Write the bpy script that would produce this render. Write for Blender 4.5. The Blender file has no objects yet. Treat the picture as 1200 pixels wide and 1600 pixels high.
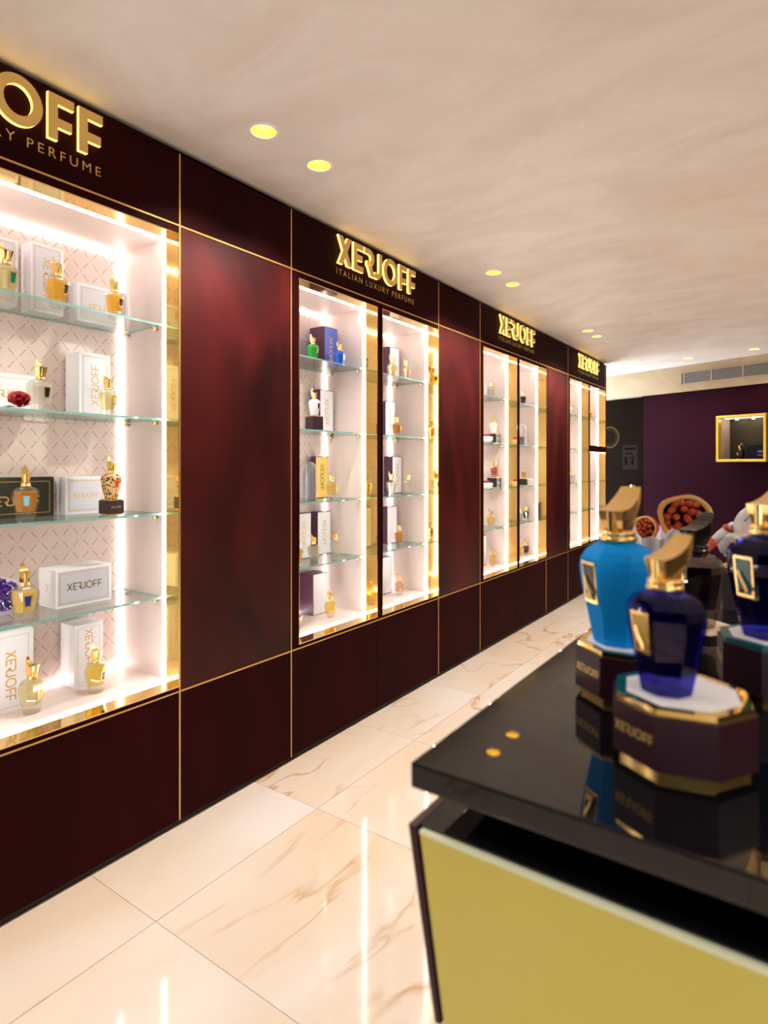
import bpy, bmesh, math, random
from mathutils import Vector, Matrix
random.seed(7)
S = bpy.context.scene
COL = S.collection
R = math.radians

# ------------------------------------------------------------------ camera, light, exposure
FPX, CX, HY, CAMH = 945.0, 600.0, 727.5, 1.35
YAW = math.atan2(661.0, FPX)
cam_d = bpy.data.cameras.new('camera'); cam = bpy.data.objects.new('camera', cam_d); COL.objects.link(cam)
cam_d.sensor_fit = 'HORIZONTAL'; cam_d.sensor_width = 24.0; cam_d.lens = FPX / 1200 * 24.0
cam_d.shift_y = -(800 - HY) / 1200.0
cam_d.clip_start = 0.02; cam_d.clip_end = 60
cam.location = (0, 0, CAMH); cam.rotation_euler = (R(90), 0, YAW)
cam_d.dof.use_dof = True; cam_d.dof.focus_distance = 2.6; cam_d.dof.aperture_fstop = 3.4
S.camera = cam
S.view_settings.view_transform = 'Standard'; S.view_settings.look = 'None'
S.view_settings.exposure = 0.72; S.view_settings.gamma = 1.0; S.view_settings.use_curve_mapping = False
world = bpy.data.worlds.new('world'); S.world = world; world.use_nodes = True
wb = world.node_tree.nodes['Background']; wb.inputs[0].default_value = (0.85, 0.93, 1.0, 1); wb.inputs[1].default_value = 5.0
S.cycles.max_bounces = 10; S.cycles.diffuse_bounces = 5; S.cycles.glossy_bounces = 6
S.cycles.transparent_max_bounces = 24; S.cycles.transmission_bounces = 8
S.cycles.caustics_reflective = False; S.cycles.caustics_refractive = False
S.cycles.sample_clamp_indirect = 6.0

LED_POWER = 16.0
BACK_LED_POWER = 8.5
SPOT_W = 36.0
SIGN_GLOW = 2.2

# ------------------------------------------------------------------ pixel -> place helpers
_s, _c = math.sin(YAW), math.cos(YAW)
def ray(x, y):
    r = (x - CX) / FPX
    return Vector((-_s + r * _c, _c + r * _s, (HY - y) / FPX))
CAM = Vector((0, 0, CAMH))
def onX(x, y, X): d = ray(x, y); return CAM + d * (X / d.x)
def onY(x, y, Y): d = ray(x, y); return CAM + d * (Y / d.y)
def onZ(x, y, Z): d = ray(x, y); return CAM + d * ((Z - CAMH) / d.z)

# ------------------------------------------------------------------ materials
def lin(c): return tuple(((v / 255) / 12.92 if v / 255 <= 0.04045 else (((v / 255) + 0.055) / 1.055) ** 2.4) for v in c)
def newmat(name):
    m = bpy.data.materials.new(name); m.use_nodes = True
    nt = m.node_tree; nt.nodes.clear()
    out = nt.nodes.new('ShaderNodeOutputMaterial')
    return m, nt, out
def pr(name, rgb, rough=0.5, metal=0.0, noise=0.0, nscale=20.0, bump=0.0, **kw):
    m, nt, out = newmat(name)
    b = nt.nodes.new('ShaderNodeBsdfPrincipled'); nt.links.new(b.outputs[0], out.inputs[0])
    c = lin(rgb)
    b.inputs['Base Color'].default_value = (*c, 1); b.inputs['Roughness'].default_value = rough; b.inputs['Metallic'].default_value = metal
    for k, v in kw.items(): b.inputs[k.replace('_', ' ')].default_value = v
    tc = nt.nodes.new('ShaderNodeTexCoord')
    n = nt.nodes.new('ShaderNodeTexNoise'); n.inputs['Scale'].default_value = nscale; n.inputs['Detail'].default_value = 4
    nt.links.new(tc.outputs['Object'], n.inputs['Vector'])
    if noise:
        mx = nt.nodes.new('ShaderNodeMix'); mx.data_type = 'RGBA'
        mx.inputs['A'].default_value = (*[max(0, v * (1 - noise)) for v in c], 1); mx.inputs['B'].default_value = (*[min(1, v * (1 + noise)) for v in c], 1)
        nt.links.new(n.outputs['Fac'], mx.inputs['Factor']); nt.links.new(mx.outputs['Result'], b.inputs['Base Color'])
    if bump:
        bp = nt.nodes.new('ShaderNodeBump'); bp.inputs['Strength'].default_value = bump; bp.inputs['Distance'].default_value = 0.002
        nt.links.new(n.outputs['Fac'], bp.inputs['Height']); nt.links.new(bp.outputs[0], b.inputs['Normal'])
    return m
def emit(name, rgb, strength):
    m, nt, out = newmat(name)
    e = nt.nodes.new('ShaderNodeEmission'); e.inputs[0].default_value = (*lin(rgb), 1); e.inputs[1].default_value = strength
    nt.links.new(e.outputs[0], out.inputs[0]); return m
def clearglass(name, tint=(245, 250, 249), refl=0.12, diff=0.0, dcol=(255, 255, 255), rough=0.02):
    """thin clear glass: tinted see-through plus fresnel reflection"""
    m, nt, out = newmat(name)
    t = nt.nodes.new('ShaderNodeBsdfTransparent'); t.inputs[0].default_value = (*lin(tint), 1)
    g = nt.nodes.new('ShaderNodeBsdfGlossy'); g.inputs['Roughness'].default_value = rough
    lw = nt.nodes.new('ShaderNodeLayerWeight'); lw.inputs[0].default_value = 0.5
    pw = nt.nodes.new('ShaderNodeMath'); pw.operation = 'POWER'; pw.inputs[1].default_value = 5.0; nt.links.new(lw.outputs['Facing'], pw.inputs[0])
    ad = nt.nodes.new('ShaderNodeMath'); ad.operation = 'MULTIPLY_ADD'; ad.inputs[1].default_value = 0.85; ad.inputs[2].default_value = refl; ad.use_clamp = True
    nt.links.new(pw.outputs[0], ad.inputs[0])
    base = t
    if diff:
        d = nt.nodes.new('ShaderNodeBsdfTranslucent'); d.inputs[0].default_value = (*lin(dcol), 1)
        d2 = nt.nodes.new('ShaderNodeBsdfDiffuse'); d2.inputs[0].default_value = (*lin(dcol), 1)
        md = nt.nodes.new('ShaderNodeMixShader'); nt.links.new(d.outputs[0], md.inputs[1]); nt.links.new(d2.outputs[0], md.inputs[2])
        mm = nt.nodes.new('ShaderNodeMixShader'); mm.inputs[0].default_value = diff
        nt.links.new(t.outputs[0], mm.inputs[1]); nt.links.new(md.outputs[0], mm.inputs[2]); base = mm
    mx = nt.nodes.new('ShaderNodeMixShader')
    nt.links.new(ad.outputs[0], mx.inputs[0]); nt.links.new(base.outputs[0], mx.inputs[1]); nt.links.new(g.outputs[0], mx.inputs[2])
    nt.links.new(mx.outputs[0], out.inputs[0]); return m

def suede(name, dark, light, rough=0.45, spec=0.2):
    """brushed suede-look lacquer, with soft strokes of nap"""
    m, nt, out = newmat(name)
    b = nt.nodes.new('ShaderNodeBsdfPrincipled'); nt.links.new(b.outputs[0], out.inputs[0])
    tc = nt.nodes.new('ShaderNodeTexCoord')
    mp = nt.nodes.new('ShaderNodeMapping'); mp.inputs['Scale'].default_value = (1, 1.9, 0.75); mp.inputs['Rotation'].default_value = (R(24), 0, 0)
    nt.links.new(tc.outputs['Object'], mp.inputs[0])
    n = nt.nodes.new('ShaderNodeTexNoise'); n.inputs['Scale'].default_value = 1.7; n.inputs['Detail'].default_value = 5; n.inputs['Roughness'].default_value = 0.45; n.inputs['Distortion'].default_value = 0.9
    nt.links.new(mp.outputs[0], n.inputs['Vector'])
    cr = nt.nodes.new('ShaderNodeValToRGB')
    cr.color_ramp.elements[0].position = 0.33; cr.color_ramp.elements[0].color = (*lin(dark), 1)
    cr.color_ramp.elements[1].position = 0.72; cr.color_ramp.elements[1].color = (*lin(light), 1)
    nt.links.new(n.outputs['Fac'], cr.inputs[0]); nt.links.new(cr.outputs[0], b.inputs['Base Color'])
    b.inputs['Roughness'].default_value = rough; b.inputs['Specular IOR Level'].default_value = spec
    b.inputs['Sheen Weight'].default_value = 0.04 if spec > .1 else 0.0; b.inputs['Sheen Roughness'].default_value = 0.4; b.inputs['Sheen Tint'].default_value = (*lin((200, 70, 60)), 1)
    return m

def marble(name):
    m, nt, out = newmat(name); L = nt.links.new
    b = nt.nodes.new('ShaderNodeBsdfPrincipled'); L(b.outputs[0], out.inputs[0])
    geo = nt.nodes.new('ShaderNodeTexCoord'); oi = nt.nodes.new('ShaderNodeObjectInfo')
    sc = nt.nodes.new('ShaderNodeMath'); sc.operation = 'MULTIPLY'; sc.inputs[1].default_value = 37.0; L(oi.outputs['Random'], sc.inputs[0])
    ad = nt.nodes.new('ShaderNodeVectorMath'); ad.operation = 'ADD'; L(geo.outputs['Object'], ad.inputs[0]); L(sc.outputs[0], ad.inputs[1])
    mp = nt.nodes.new('ShaderNodeMapping'); mp.inputs['Rotation'].default_value = (0, 0, R(-14)); mp.inputs['Scale'].default_value = (1.0, 0.38, 1.0); L(ad.outputs[0], mp.inputs[0])
    n1 = nt.nodes.new('ShaderNodeTexNoise'); n1.inputs['Scale'].default_value = 1.5; n1.inputs['Detail'].default_value = 6; n1.inputs['Distortion'].default_value = 0.7; L(mp.outputs[0], n1.inputs['Vector'])
    # cloudy ground
    cr = nt.nodes.new('ShaderNodeValToRGB'); e = cr.color_ramp.elements
    e[0].position = 0.30; e[0].color = (*lin((219, 194, 168)), 1); e[1].position = 0.68; e[1].color = (*lin((225, 216, 209)), 1)
    L(n1.outputs['Fac'], cr.inputs[0])
    # thin brown veins where a second warped noise crosses its middle
    n2 = nt.nodes.new('ShaderNodeTexNoise'); n2.inputs['Scale'].default_value = 1.25; n2.inputs['Detail'].default_value = 5; n2.inputs['Roughness'].default_value = 0.5; n2.inputs['Distortion'].default_value = 0.9; L(mp.outputs[0], n2.inputs['Vector'])
    s1 = nt.nodes.new('ShaderNodeMath'); s1.operation = 'SUBTRACT'; s1.inputs[1].default_value = 0.53; L(n2.outputs['Fac'], s1.inputs[0])
    s2 = nt.nodes.new('ShaderNodeMath'); s2.operation = 'ABSOLUTE'; L(s1.outputs[0], s2.inputs[0])
    vr = nt.nodes.new('ShaderNodeMapRange'); vr.inputs[1].default_value = 0.0; vr.inputs[2].default_value = 0.012; vr.inputs[3].default_value = 1.0; vr.inputs[4].default_value = 0.0; L(s2.outputs[0], vr.inputs[0])
    n3 = nt.nodes.new('ShaderNodeTexNoise'); n3.inputs['Scale'].default_value = 2.6; L(ad.outputs[0], n3.inputs['Vector'])
    v3 = nt.nodes.new('ShaderNodeMapRange'); v3.inputs[1].default_value = 0.40; v3.inputs[2].default_value = 0.58; L(n3.outputs['Fac'], v3.inputs[0])
    vm = nt.nodes.new('ShaderNodeMath'); vm.operation = 'MULTIPLY'; L(vr.outputs[0], vm.inputs[0]); L(v3.outputs[0], vm.inputs[1])
    vm2 = nt.nodes.new('ShaderNodeMath'); vm2.operation = 'MULTIPLY'; vm2.inputs[1].default_value = 0.8; L(vm.outputs[0], vm2.inputs[0])
    mx = nt.nodes.new('ShaderNodeMix'); mx.data_type = 'RGBA'; mx.inputs['B'].default_value = (*lin((190, 145, 100)), 1)
    L(vm2.outputs[0], mx.inputs['Factor']); L(cr.outputs[0], mx.inputs['A']); L(mx.outputs['Result'], b.inputs['Base Color'])
    b.inputs['Roughness'].default_value = 0.07; b.inputs['IOR'].default_value = 1.5
    return m

def plaster(name, c1, c2):
    m, nt, out = newmat(name); L = nt.links.new
    b = nt.nodes.new('ShaderNodeBsdfPrincipled'); L(b.outputs[0], out.inputs[0])
    tc = nt.nodes.new('ShaderNodeTexCoord'); mp = nt.nodes.new('ShaderNodeMapping'); mp.inputs['Scale'].default_value = (0.75, 1.3, 1); mp.inputs['Rotation'].default_value = (0, 0, R(35)); L(tc.outputs['Object'], mp.inputs[0])
    n = nt.nodes.new('ShaderNodeTexNoise'); n.inputs['Scale'].default_value = 2.2; n.inputs['Detail'].default_value = 9; n.inputs['Roughness'].default_value = 0.62; n.inputs['Distortion'].default_value = 1.0; L(mp.outputs[0], n.inputs['Vector'])
    cr = nt.nodes.new('ShaderNodeValToRGB'); e = cr.color_ramp.elements
    e[0].position = 0.30; e[0].color = (*lin(c1), 1); e[1].position = 0.62; e[1].color = (*lin(c2), 1)
    L(n.outputs['Fac'], cr.inputs[0]); L(cr.outputs[0], b.inputs['Base Color'])
    b.inputs['Roughness'].default_value = 0.5; b.inputs['Specular IOR Level'].default_value = 0.3
    bp = nt.nodes.new('ShaderNodeBump'); bp.inputs['Strength'].default_value = 0.15; bp.inputs['Distance'].default_value = 0.003; L(n.outputs['Fac'], bp.inputs['Height']); L(bp.outputs[0], b.inputs['Normal'])
    return m

def wallpaper(name):
    """pale pink paper printed with a diamond lattice of fine taupe dashes"""
    m, nt, out = newmat(name); L = nt.links.new
    b = nt.nodes.new('ShaderNodeBsdfPrincipled'); L(b.outputs[0], out.inputs[0])
    tc = nt.nodes.new('ShaderNodeTexCoord'); sp = nt.nodes.new('ShaderNodeSeparateXYZ'); L(tc.outputs['Object'], sp.inputs[0])
    def M(op, a, bb=None, cl=False):
        n = nt.nodes.new('ShaderNodeMath'); n.operation = op; n.use_clamp = cl
        for i, v in enumerate((a, bb)):
            if v is None: continue
            if isinstance(v, (int, float)): n.inputs[i].default_value = v
            else: L(v, n.inputs[i])
        return n.outputs[0]
    a = M('DIVIDE', sp.outputs['Y'], 0.077); v = M('DIVIDE', sp.outputs['Z'], 0.0935)
    p, q = M('ADD', a, v), M('SUBTRACT', a, v)
    fp, fq = M('PINGPONG', p, 0.5), M('PINGPONG', q, 0.5)          # distance to the nearest lattice line
    d1 = M('MULTIPLY', M('LESS_THAN', fp, 0.028), M('GREATER_THAN', fq, 0.24))
    d2 = M('MULTIPLY', M('LESS_THAN', fq, 0.028), M('GREATER_THAN', fp, 0.24))
    dot = M('MULTIPLY', M('LESS_THAN', fp, 0.05), M('LESS_THAN', fq, 0.05))
    tot = M('ADD', M('MAXIMUM', d1, d2), M('MULTIPLY', dot, 0.5), True)
    # break the dashes up like tiny letters
    n = nt.nodes.new('ShaderNodeTexNoise'); n.inputs['Scale'].default_value = 220; L(tc.outputs['Object'], n.inputs['Vector'])
    fac = M('MULTIPLY', tot, M('ADD', M('MULTIPLY', n.outputs['Fac'], 0.6), 0.35), True)
    mx = nt.nodes.new('ShaderNodeMix'); mx.data_type = 'RGBA'
    mx.inputs['A'].default_value = (*lin((226, 207, 198)), 1); mx.inputs['B'].default_value = (*lin((150, 118, 112)), 1)
    L(fac, mx.inputs['Factor']); L(mx.outputs['Result'], b.inputs['Base Color']); b.inputs['Roughness'].default_value = 0.6
    return m

def leopard(name):
    m, nt, out = newmat(name); L = nt.links.new
    b = nt.nodes.new('ShaderNodeBsdfPrincipled'); L(b.outputs[0], out.inputs[0])
    tc = nt.nodes.new('ShaderNodeTexCoord'); v = nt.nodes.new('ShaderNodeTexVoronoi'); v.inputs['Scale'].default_value = 11; L(tc.outputs['Object'], v.inputs['Vector'])
    cr = nt.nodes.new('ShaderNodeValToRGB'); e = cr.color_ramp.elements
    e[0].position = 0.38; e[0].color = (*lin((96, 30, 22)), 1); e[1].position = 0.46; e[1].color = (*lin((226, 190, 130)), 1)
    L(v.outputs['Distance'], cr.inputs[0]); L(cr.outputs[0], b.inputs['Base Color']); b.inputs['Roughness'].default_value = 0.25; b.inputs['Metallic'].default_value = 0.3
    return m

M = dict(
    burg=suede('burgundy_suede', (38, 7, 9), (80, 20, 20)),
    burgd=suede('burgundy_lacquer', (38, 8, 10), (50, 9, 12), 0.6, .04),
    sign=suede('burgundy_sign_panel', (34, 7, 10), (44, 8, 11), 0.6, .04),
    black=pr('black_plinth', (10, 9, 10), 0.5),
    blackgloss=pr('polished_black', (12, 12, 15), 0.03, noise=0.25, nscale=3),
    gold=pr('polished_brass', (244, 212, 132), 0.07, 1.0, noise=0.05, nscale=4),
    goldtrim=pr('satin_brass_trim', (228, 182, 96), 0.32, 0.6, noise=0.05),
    goldcap=pr('gold_plated_cap', (250, 214, 140), 0.2, 1.0),
    goldface=pr('brushed_gold_face', (240, 202, 118), 0.4, 0.25, noise=0.06, nscale=60),
    goldpanel=pr('gold_painted_glass', (200, 182, 84), 0.2, 0.0, noise=0.03, nscale=3),
    goldprint=pr('gold_foil_print', (212, 172, 92), 0.35, 0.3),
    goldprintd=pr('dark_gold_print', (110, 88, 46), 0.35, 0.6),
    panelrim=pr('pale_glass_rim', (218, 222, 190), 0.15),
    pink=pr('pale_pink_lining', (222, 204, 197), 0.5, noise=0.03, nscale=6),
    paper=wallpaper('monogram_wallpaper'),
    led=emit('led_white', (255, 246, 240), LED_POWER),
    ledb=emit('led_back_glow', (255, 244, 238), BACK_LED_POWER),
    signglow=emit('lit_letter_edge', (255, 205, 92), SIGN_GLOW),
    lamp=emit('lamp_disc', (255, 235, 180), 30.0),
    cupgold=pr('gold_reflector', (250, 215, 80), 0.35, 0.5),
    white=pr('white_card', (236, 235, 240), 0.45),
    whitegloss=pr('white_porcelain', (236, 230, 226), 0.15),
    face=pr('silver_white_face', (214, 213, 222), 0.35),
    glass=clearglass('clear_shelf_glass', (243, 250, 248), 0.05),
    glassedge=pr('green_glass_edge', (150, 205, 200), 0.12, Transmission_Weight=0.3),
    bglass=clearglass('clear_bottle_glass', (250, 250, 246), 0.09, 0.03, (250, 250, 244)),
    cloche=clearglass('cloche_glass', (250, 250, 252), 0.05, 0.05, (255, 255, 255)),
    marble=marble('cream_onyx_marble'),
    grout=pr('grey_grout', (150, 140, 130), 0.8),
    ceil=plaster('venetian_plaster', (218, 208, 200), (232, 226, 221)),
    wallp=plaster('cream_plaster', (158, 136, 106), (176, 154, 124)),
    purple=pr('aubergine_wall', (36, 10, 22), 0.6, noise=0.12, nscale=1.5, Specular_IOR_Level=.02),
    door=pr('black_brown_door', (22, 16, 13), 0.6, noise=0.1, nscale=2, Specular_IOR_Level=.0),
    stand=pr('aubergine_stand', (48, 20, 30), 0.4, noise=0.04, Specular_IOR_Level=.25),
    purplebox=pr('plum_carton', (84, 44, 72), 0.38),
    plinth=pr('dark_plum_plinth', (48, 34, 42), 0.4),
    grille=pr('grille_slat', (150, 145, 138), 0.5),
    grilled=pr('grille_dark', (84, 82, 80), 0.7),
    olive=pr('dark_olive_back', (62, 56, 36), 0.6),
    navy=pr('navy_carton', (26, 28, 48), 0.6, Specular_IOR_Level=.1),
    teal=pr('teal_enamel', (8, 112, 112), 0.2),
    tealcard=pr('teal_card', (6, 84, 92), 0.35),
)

# ------------------------------------------------------------------ geometry helpers
def mesh(name, V, F, mats=None, mi=None, smooth=False):
    me = bpy.data.meshes.new(name); me.from_pydata([tuple(v) for v in V], [], [tuple(f) for f in F])
    for m in (mats or []): me.materials.append(m)
    if mi: 
        for p, i in zip(me.polygons, mi): p.material_index = i
    if smooth: me.polygons.foreach_set('use_smooth', [True] * len(me.polygons))
    me.update(); return me
def obj(name, me, parent=None, mat=None, loc=(0, 0, 0), rot=(0, 0, 0), scale=None):
    o = bpy.data.objects.new(name, me); COL.objects.link(o)
    o.location = loc; o.rotation_euler = rot
    if scale: o.scale = (scale,) * 3 if isinstance(scale, (int, float)) else scale
    if parent: o.parent = parent
    if mat:
        if not me.materials: me.materials.append(mat)
        o.material_slots[0].link = 'OBJECT'; o.material_slots[0].material = mat
    return o
def tag(o, label, cat, group=None):
    o['label'] = label; o['category'] = cat
    if group: o['group'] = group
    return o
def thing(name, label, cat, loc=(0, 0, 0), rotz=0.0, group=None, scale=None):
    o = bpy.data.objects.new(name, None); COL.objects.link(o); o.empty_display_size = 0.05
    o.location = loc; o.rotation_euler = (0, 0, rotz)
    if scale: o.scale = (scale,) * 3
    return tag(o, label, cat, group)
def struct(o): o['kind'] = 'structure'; return o
BF = [(0, 3, 2, 1), (4, 5, 6, 7), (0, 1, 5, 4), (1, 2, 6, 5), (2, 3, 7, 6), (3, 0, 4, 7)]
def boxes(lst):
    V, F = [], []
    for (x0, x1, y0, y1, z0, z1) in lst:
        n = len(V)
        V += [(x0, y0, z0), (x1, y0, z0), (x1, y1, z0), (x0, y1, z0), (x0, y0, z1), (x1, y0, z1), (x1, y1, z1), (x0, y1, z1)]
        F += [tuple(i + n for i in f) for f in BF]
    return V, F
def bx(name, b, mat, parent=None, bevel=0.0, org=None):
    """box part(s) given in world coordinates, stored relative to the parent's base point"""
    lst = b if isinstance(b, list) else [b]
    V, F = boxes(lst)
    if org is None and parent is not None: org = parent.location
    if org is not None: V = [(v[0] - org[0], v[1] - org[1], v[2] - org[2]) for v in V]
    o = obj(name, mesh(name, V, F, [mat]), parent)
    if bevel:
        m = o.modifiers.new('bevel', 'BEVEL'); m.width = bevel; m.segments = 2; m.limit_method = 'ANGLE'
    return o
def prism(poly, d0, d1):
    """polygon (u, v) in the x-z plane, extruded from y=-d1 (front) to y=-d0"""
    n = len(poly)
    V = [(u, -d1, v) for u, v in poly] + [(u, -d0, v) for u, v in poly]
    F = [tuple(range(n)), tuple(range(2 * n - 1, n - 1, -1))] + [(i, i + n, (i + 1) % n + n, (i + 1) % n) for i in range(n)]
    return V, F
def lathe(prof, n=24, cap0=True, cap1=True):
    V, F = [], []
    for r, z in prof:
        for i in range(n):
            a = 2 * math.pi * i / n; V.append((r * math.cos(a), r * math.sin(a), z))
    k = len(prof)
    for j in range(k - 1):
        for i in range(n):
            i2 = (i + 1) % n; F.append((j * n + i, j * n + i2, (j + 1) * n + i2, (j + 1) * n + i))
    if cap0: F.append(tuple(range(n - 1, -1, -1)))
    if cap1: F.append(tuple(range((k - 1) * n, k * n)))
    return V, F
def join(parts):
    V, F = [], []
    for v, f in parts:
        n = len(V); V += list(v); F += [tuple(i + n for i in x) for x in f]
    return V, F

# ------------------------------------------------------------------ the seven logo letters
def ribbon(pts, w):
    L, Rr = [], []
    for i, p in enumerate(pts):
        a = Vector(pts[max(i - 1, 0)]); b = Vector(pts[min(i + 1, len(pts) - 1)]); p = Vector(p)
        if 0 < i < len(pts) - 1:
            d1 = (p - a).normalized(); d2 = (b - p).normalized(); t = (d1 + d2).normalized(); k = 1 / max(0.5, t.dot(d1))
        else: t = (b - a).normalized(); k = 1
        nrm = Vector((-t.y, t.x)) * (w / 2 * k)
        L.append(tuple(p + nrm)); Rr.append(tuple(p - nrm))
    return Rr + L[::-1]
def letters(w):
    """list of (advance x, polygon or ('ring', ...)), cap height 1"""
    out = []; x = 0.0; g = 0.11
    W = 0.76; t = w * 1.22
    yl = (W / 2 - t) / (W - t)
    out.append((x, [(0, 0), (t, 0), (W / 2, yl), (W - t, 0), (W, 0), (W - (W - t) / 2, 0.5), (W, 1), (W - t, 1), (W / 2, 1 - yl), (t, 1), (0, 1), ((W - t) / 2, 0.5)])); x += W + g
    W = 0.58; h = w
    out.append((x, [(0, 0), (W, 0), (W, h), (w, h), (w, 0.5 - h / 2), (W * 0.9, 0.5 - h / 2), (W * 0.9, 0.5 + h / 2), (w, 0.5 + h / 2), (w, 1 - h), (W, 1 - h), (W, 1), (0, 1)])); x += W + g * 0.6
    # R without its stem: top bar, bowl, leg
    W = 0.62; r = (0.62 - w) / 2 + 0.02; cx, cz = W - r - w / 2, 1 - w / 2 - r
    pts = [(0.0, 1 - w / 2), (cx, 1 - w / 2)] + [(cx + r * math.sin(R(a)), cz + r * math.cos(R(a))) for a in range(20, 180, 20)] + [(cx - 0.02, cz - r), (0.16, cz - r)]
    p1 = ribbon(pts, w)
    leg = [(cx - 0.16, cz - r + w * 0.3), (W - w * 1.15, 0), (W + 0.03, 0), (cx + 0.12, cz - r + w * 0.3)]
    out.append((x, p1, leg)); x += W + g * 0.8
    W = 0.42; r = 0.23; cx = W - w / 2 - r; cz = w / 2 + r
    pts = [(W - w / 2, 1), (W - w / 2, cz)] + [(cx + r * math.cos(R(a)), cz - r * math.sin(R(a))) for a in range(15, 136, 15)]
    out.append((x, ribbon(pts, w))); x += W + g
    W = 0.98; out.append((x, ('ring', W / 2, 0.5, W / 2, 0.52, w))); x += W + g
    for _ in range(2):
        W = 0.56
        out.append((x, [(0, 0), (w, 0), (w, 0.5 - w), (W * 0.92, 0.5 - w), (W * 0.92, 0.5), (w, 0.5), (w, 1 - w), (W, 1 - w), (W, 1), (0, 1)])); x += W + g
    return out, x - g
def letter_geo(spec, d0, d1):
    parts = []
    for p in spec[1:]:
        if p[0] == 'ring':
            _, cx, cz, rx, rz, w = p; n = 36; V, F = [], []
            for i in range(n):
                a = 2 * math.pi * i / n; ca, sa = math.cos(a), math.sin(a)
                for yy in (-d1, -d0):
                    V += [(cx + rx * ca, yy, cz + rz * sa), (cx + (rx - w) * ca, yy, cz + (rz - w) * sa)]
            for i in range(n):
                a, b = 4 * i, 4 * ((i + 1) % n)
                F += [(a, b, b + 1, a + 1), (a + 2, a + 3, b + 3, b + 2), (a, a + 2, b + 2, b), (a + 1, b + 1, b + 3, a + 3)]
            parts.append((V, F))
        else: parts.append(prism(p, d0, d1))
    return join(parts)
SIGN_L, SIGN_W = letters(0.205); THIN_X = letters(0.09)[0][0][1]
def side_index(V, F, d1):
    return [0 if all(abs(V[i][1] + d1) < 1e-6 for i in f) else 1 for f in F]
LETTER_MESH = []
for sp in SIGN_L:
    V, F = letter_geo(sp, 0.0, 0.095); LETTER_MESH.append((sp[0], mesh('sign_letter', V, F, [M['goldface'], M['signglow']], side_index(V, F, 0.095))))
def flat_logo(w=0.12):
    sp, W = letters(w); parts = []
    for s in sp:
        V, F = letter_geo(s, 0.0, 0.012); parts.append(([(v[0] + s[0] - W / 2, v[1], v[2] - 0.5) for v in V], F))
    return join(parts), W
(LV, LF), LOGO_W = flat_logo()
LOGO = mesh('lettering', LV, LF); LOGO.materials.append(M['goldprint'])
(LV2, LF2), _ = flat_logo(0.17)
LOGOB = mesh('lettering_bold', LV2, LF2); LOGOB.materials.append(M['goldprint'])
def logo(parent, loc, height, mat, rot=0.0, rotz=0.0, bold=False, name='lettering', tilt=0.0):
    """gold XERJOFF lettering on a face that looks along local -y; rot turns it in its own plane"""
    o = obj(name, LOGOB if bold else LOGO, parent, mat, loc, (tilt, 0, 0), height)
    o.rotation_euler = (Matrix.Rotation(rotz, 3, 'Z') @ Matrix.Rotation(tilt, 3, 'X') @ Matrix.Rotation(rot, 3, 'Y')).to_euler()
    return o
def text_mesh(body, size, spacing=1.0, extrude=0.0):
    cu = bpy.data.curves.new('text', 'FONT'); cu.body = body; cu.size = size; cu.space_character = spacing; cu.extrude = extrude; cu.align_x = 'CENTER'; cu.resolution_u = 3
    o = bpy.data.objects.new('text', cu); COL.objects.link(o); bpy.context.view_layer.update()
    me = bpy.data.meshes.new_from_object(o.evaluated_get(bpy.context.evaluated_depsgraph_get()))
    bpy.data.objects.remove(o); bpy.data.curves.remove(cu); me.materials.clear(); return me

# ------------------------------------------------------------------ room shell
W = -1.927          # front plane of the cabinet wall
CEIL = 2.545
XR, YF = 3.3, -3.2
P0 = Vector((-2.2, 8.41, 0)); BD = Vector((0.927, -0.375, 0)).normalized(); BN = Vector((-0.375, -0.927, 0)).normalized()   # back wall: point, direction, facing
ULEN = (XR - P0.x) / BD.x

# floor: grout slab with every tile a piece of its own
fl = struct(obj('floor', mesh('floor', *boxes([(-2.6, XR + .1, YF - .1, 9.2, -0.08, -0.003)]), [M['grout']])))
ti = []
xs = [-2.35, -1.58, -0.15, 1.28, 2.71, XR]
ys = [1.08 + 0.7195 * k for k in range(-6, 12)]
for i in range(len(xs) - 1):
    for j in range(len(ys) - 1):
        x0, x1, y0, y1 = xs[i] + .001, xs[i + 1] - .001, ys[j] + .001, ys[j + 1] - .001
        V, F = boxes([(x0 - x1, 0, y0 - y1, 0, -0.004, 0)])
        V = [(v[0] + (x1 - x0) / 2, v[1] + (y1 - y0) / 2, v[2]) for v in V]
        obj('tile', mesh('tile', V, F, [M['marble']]), fl, None, ((x0 + x1) / 2, (y0 + y1) / 2, 0))

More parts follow.
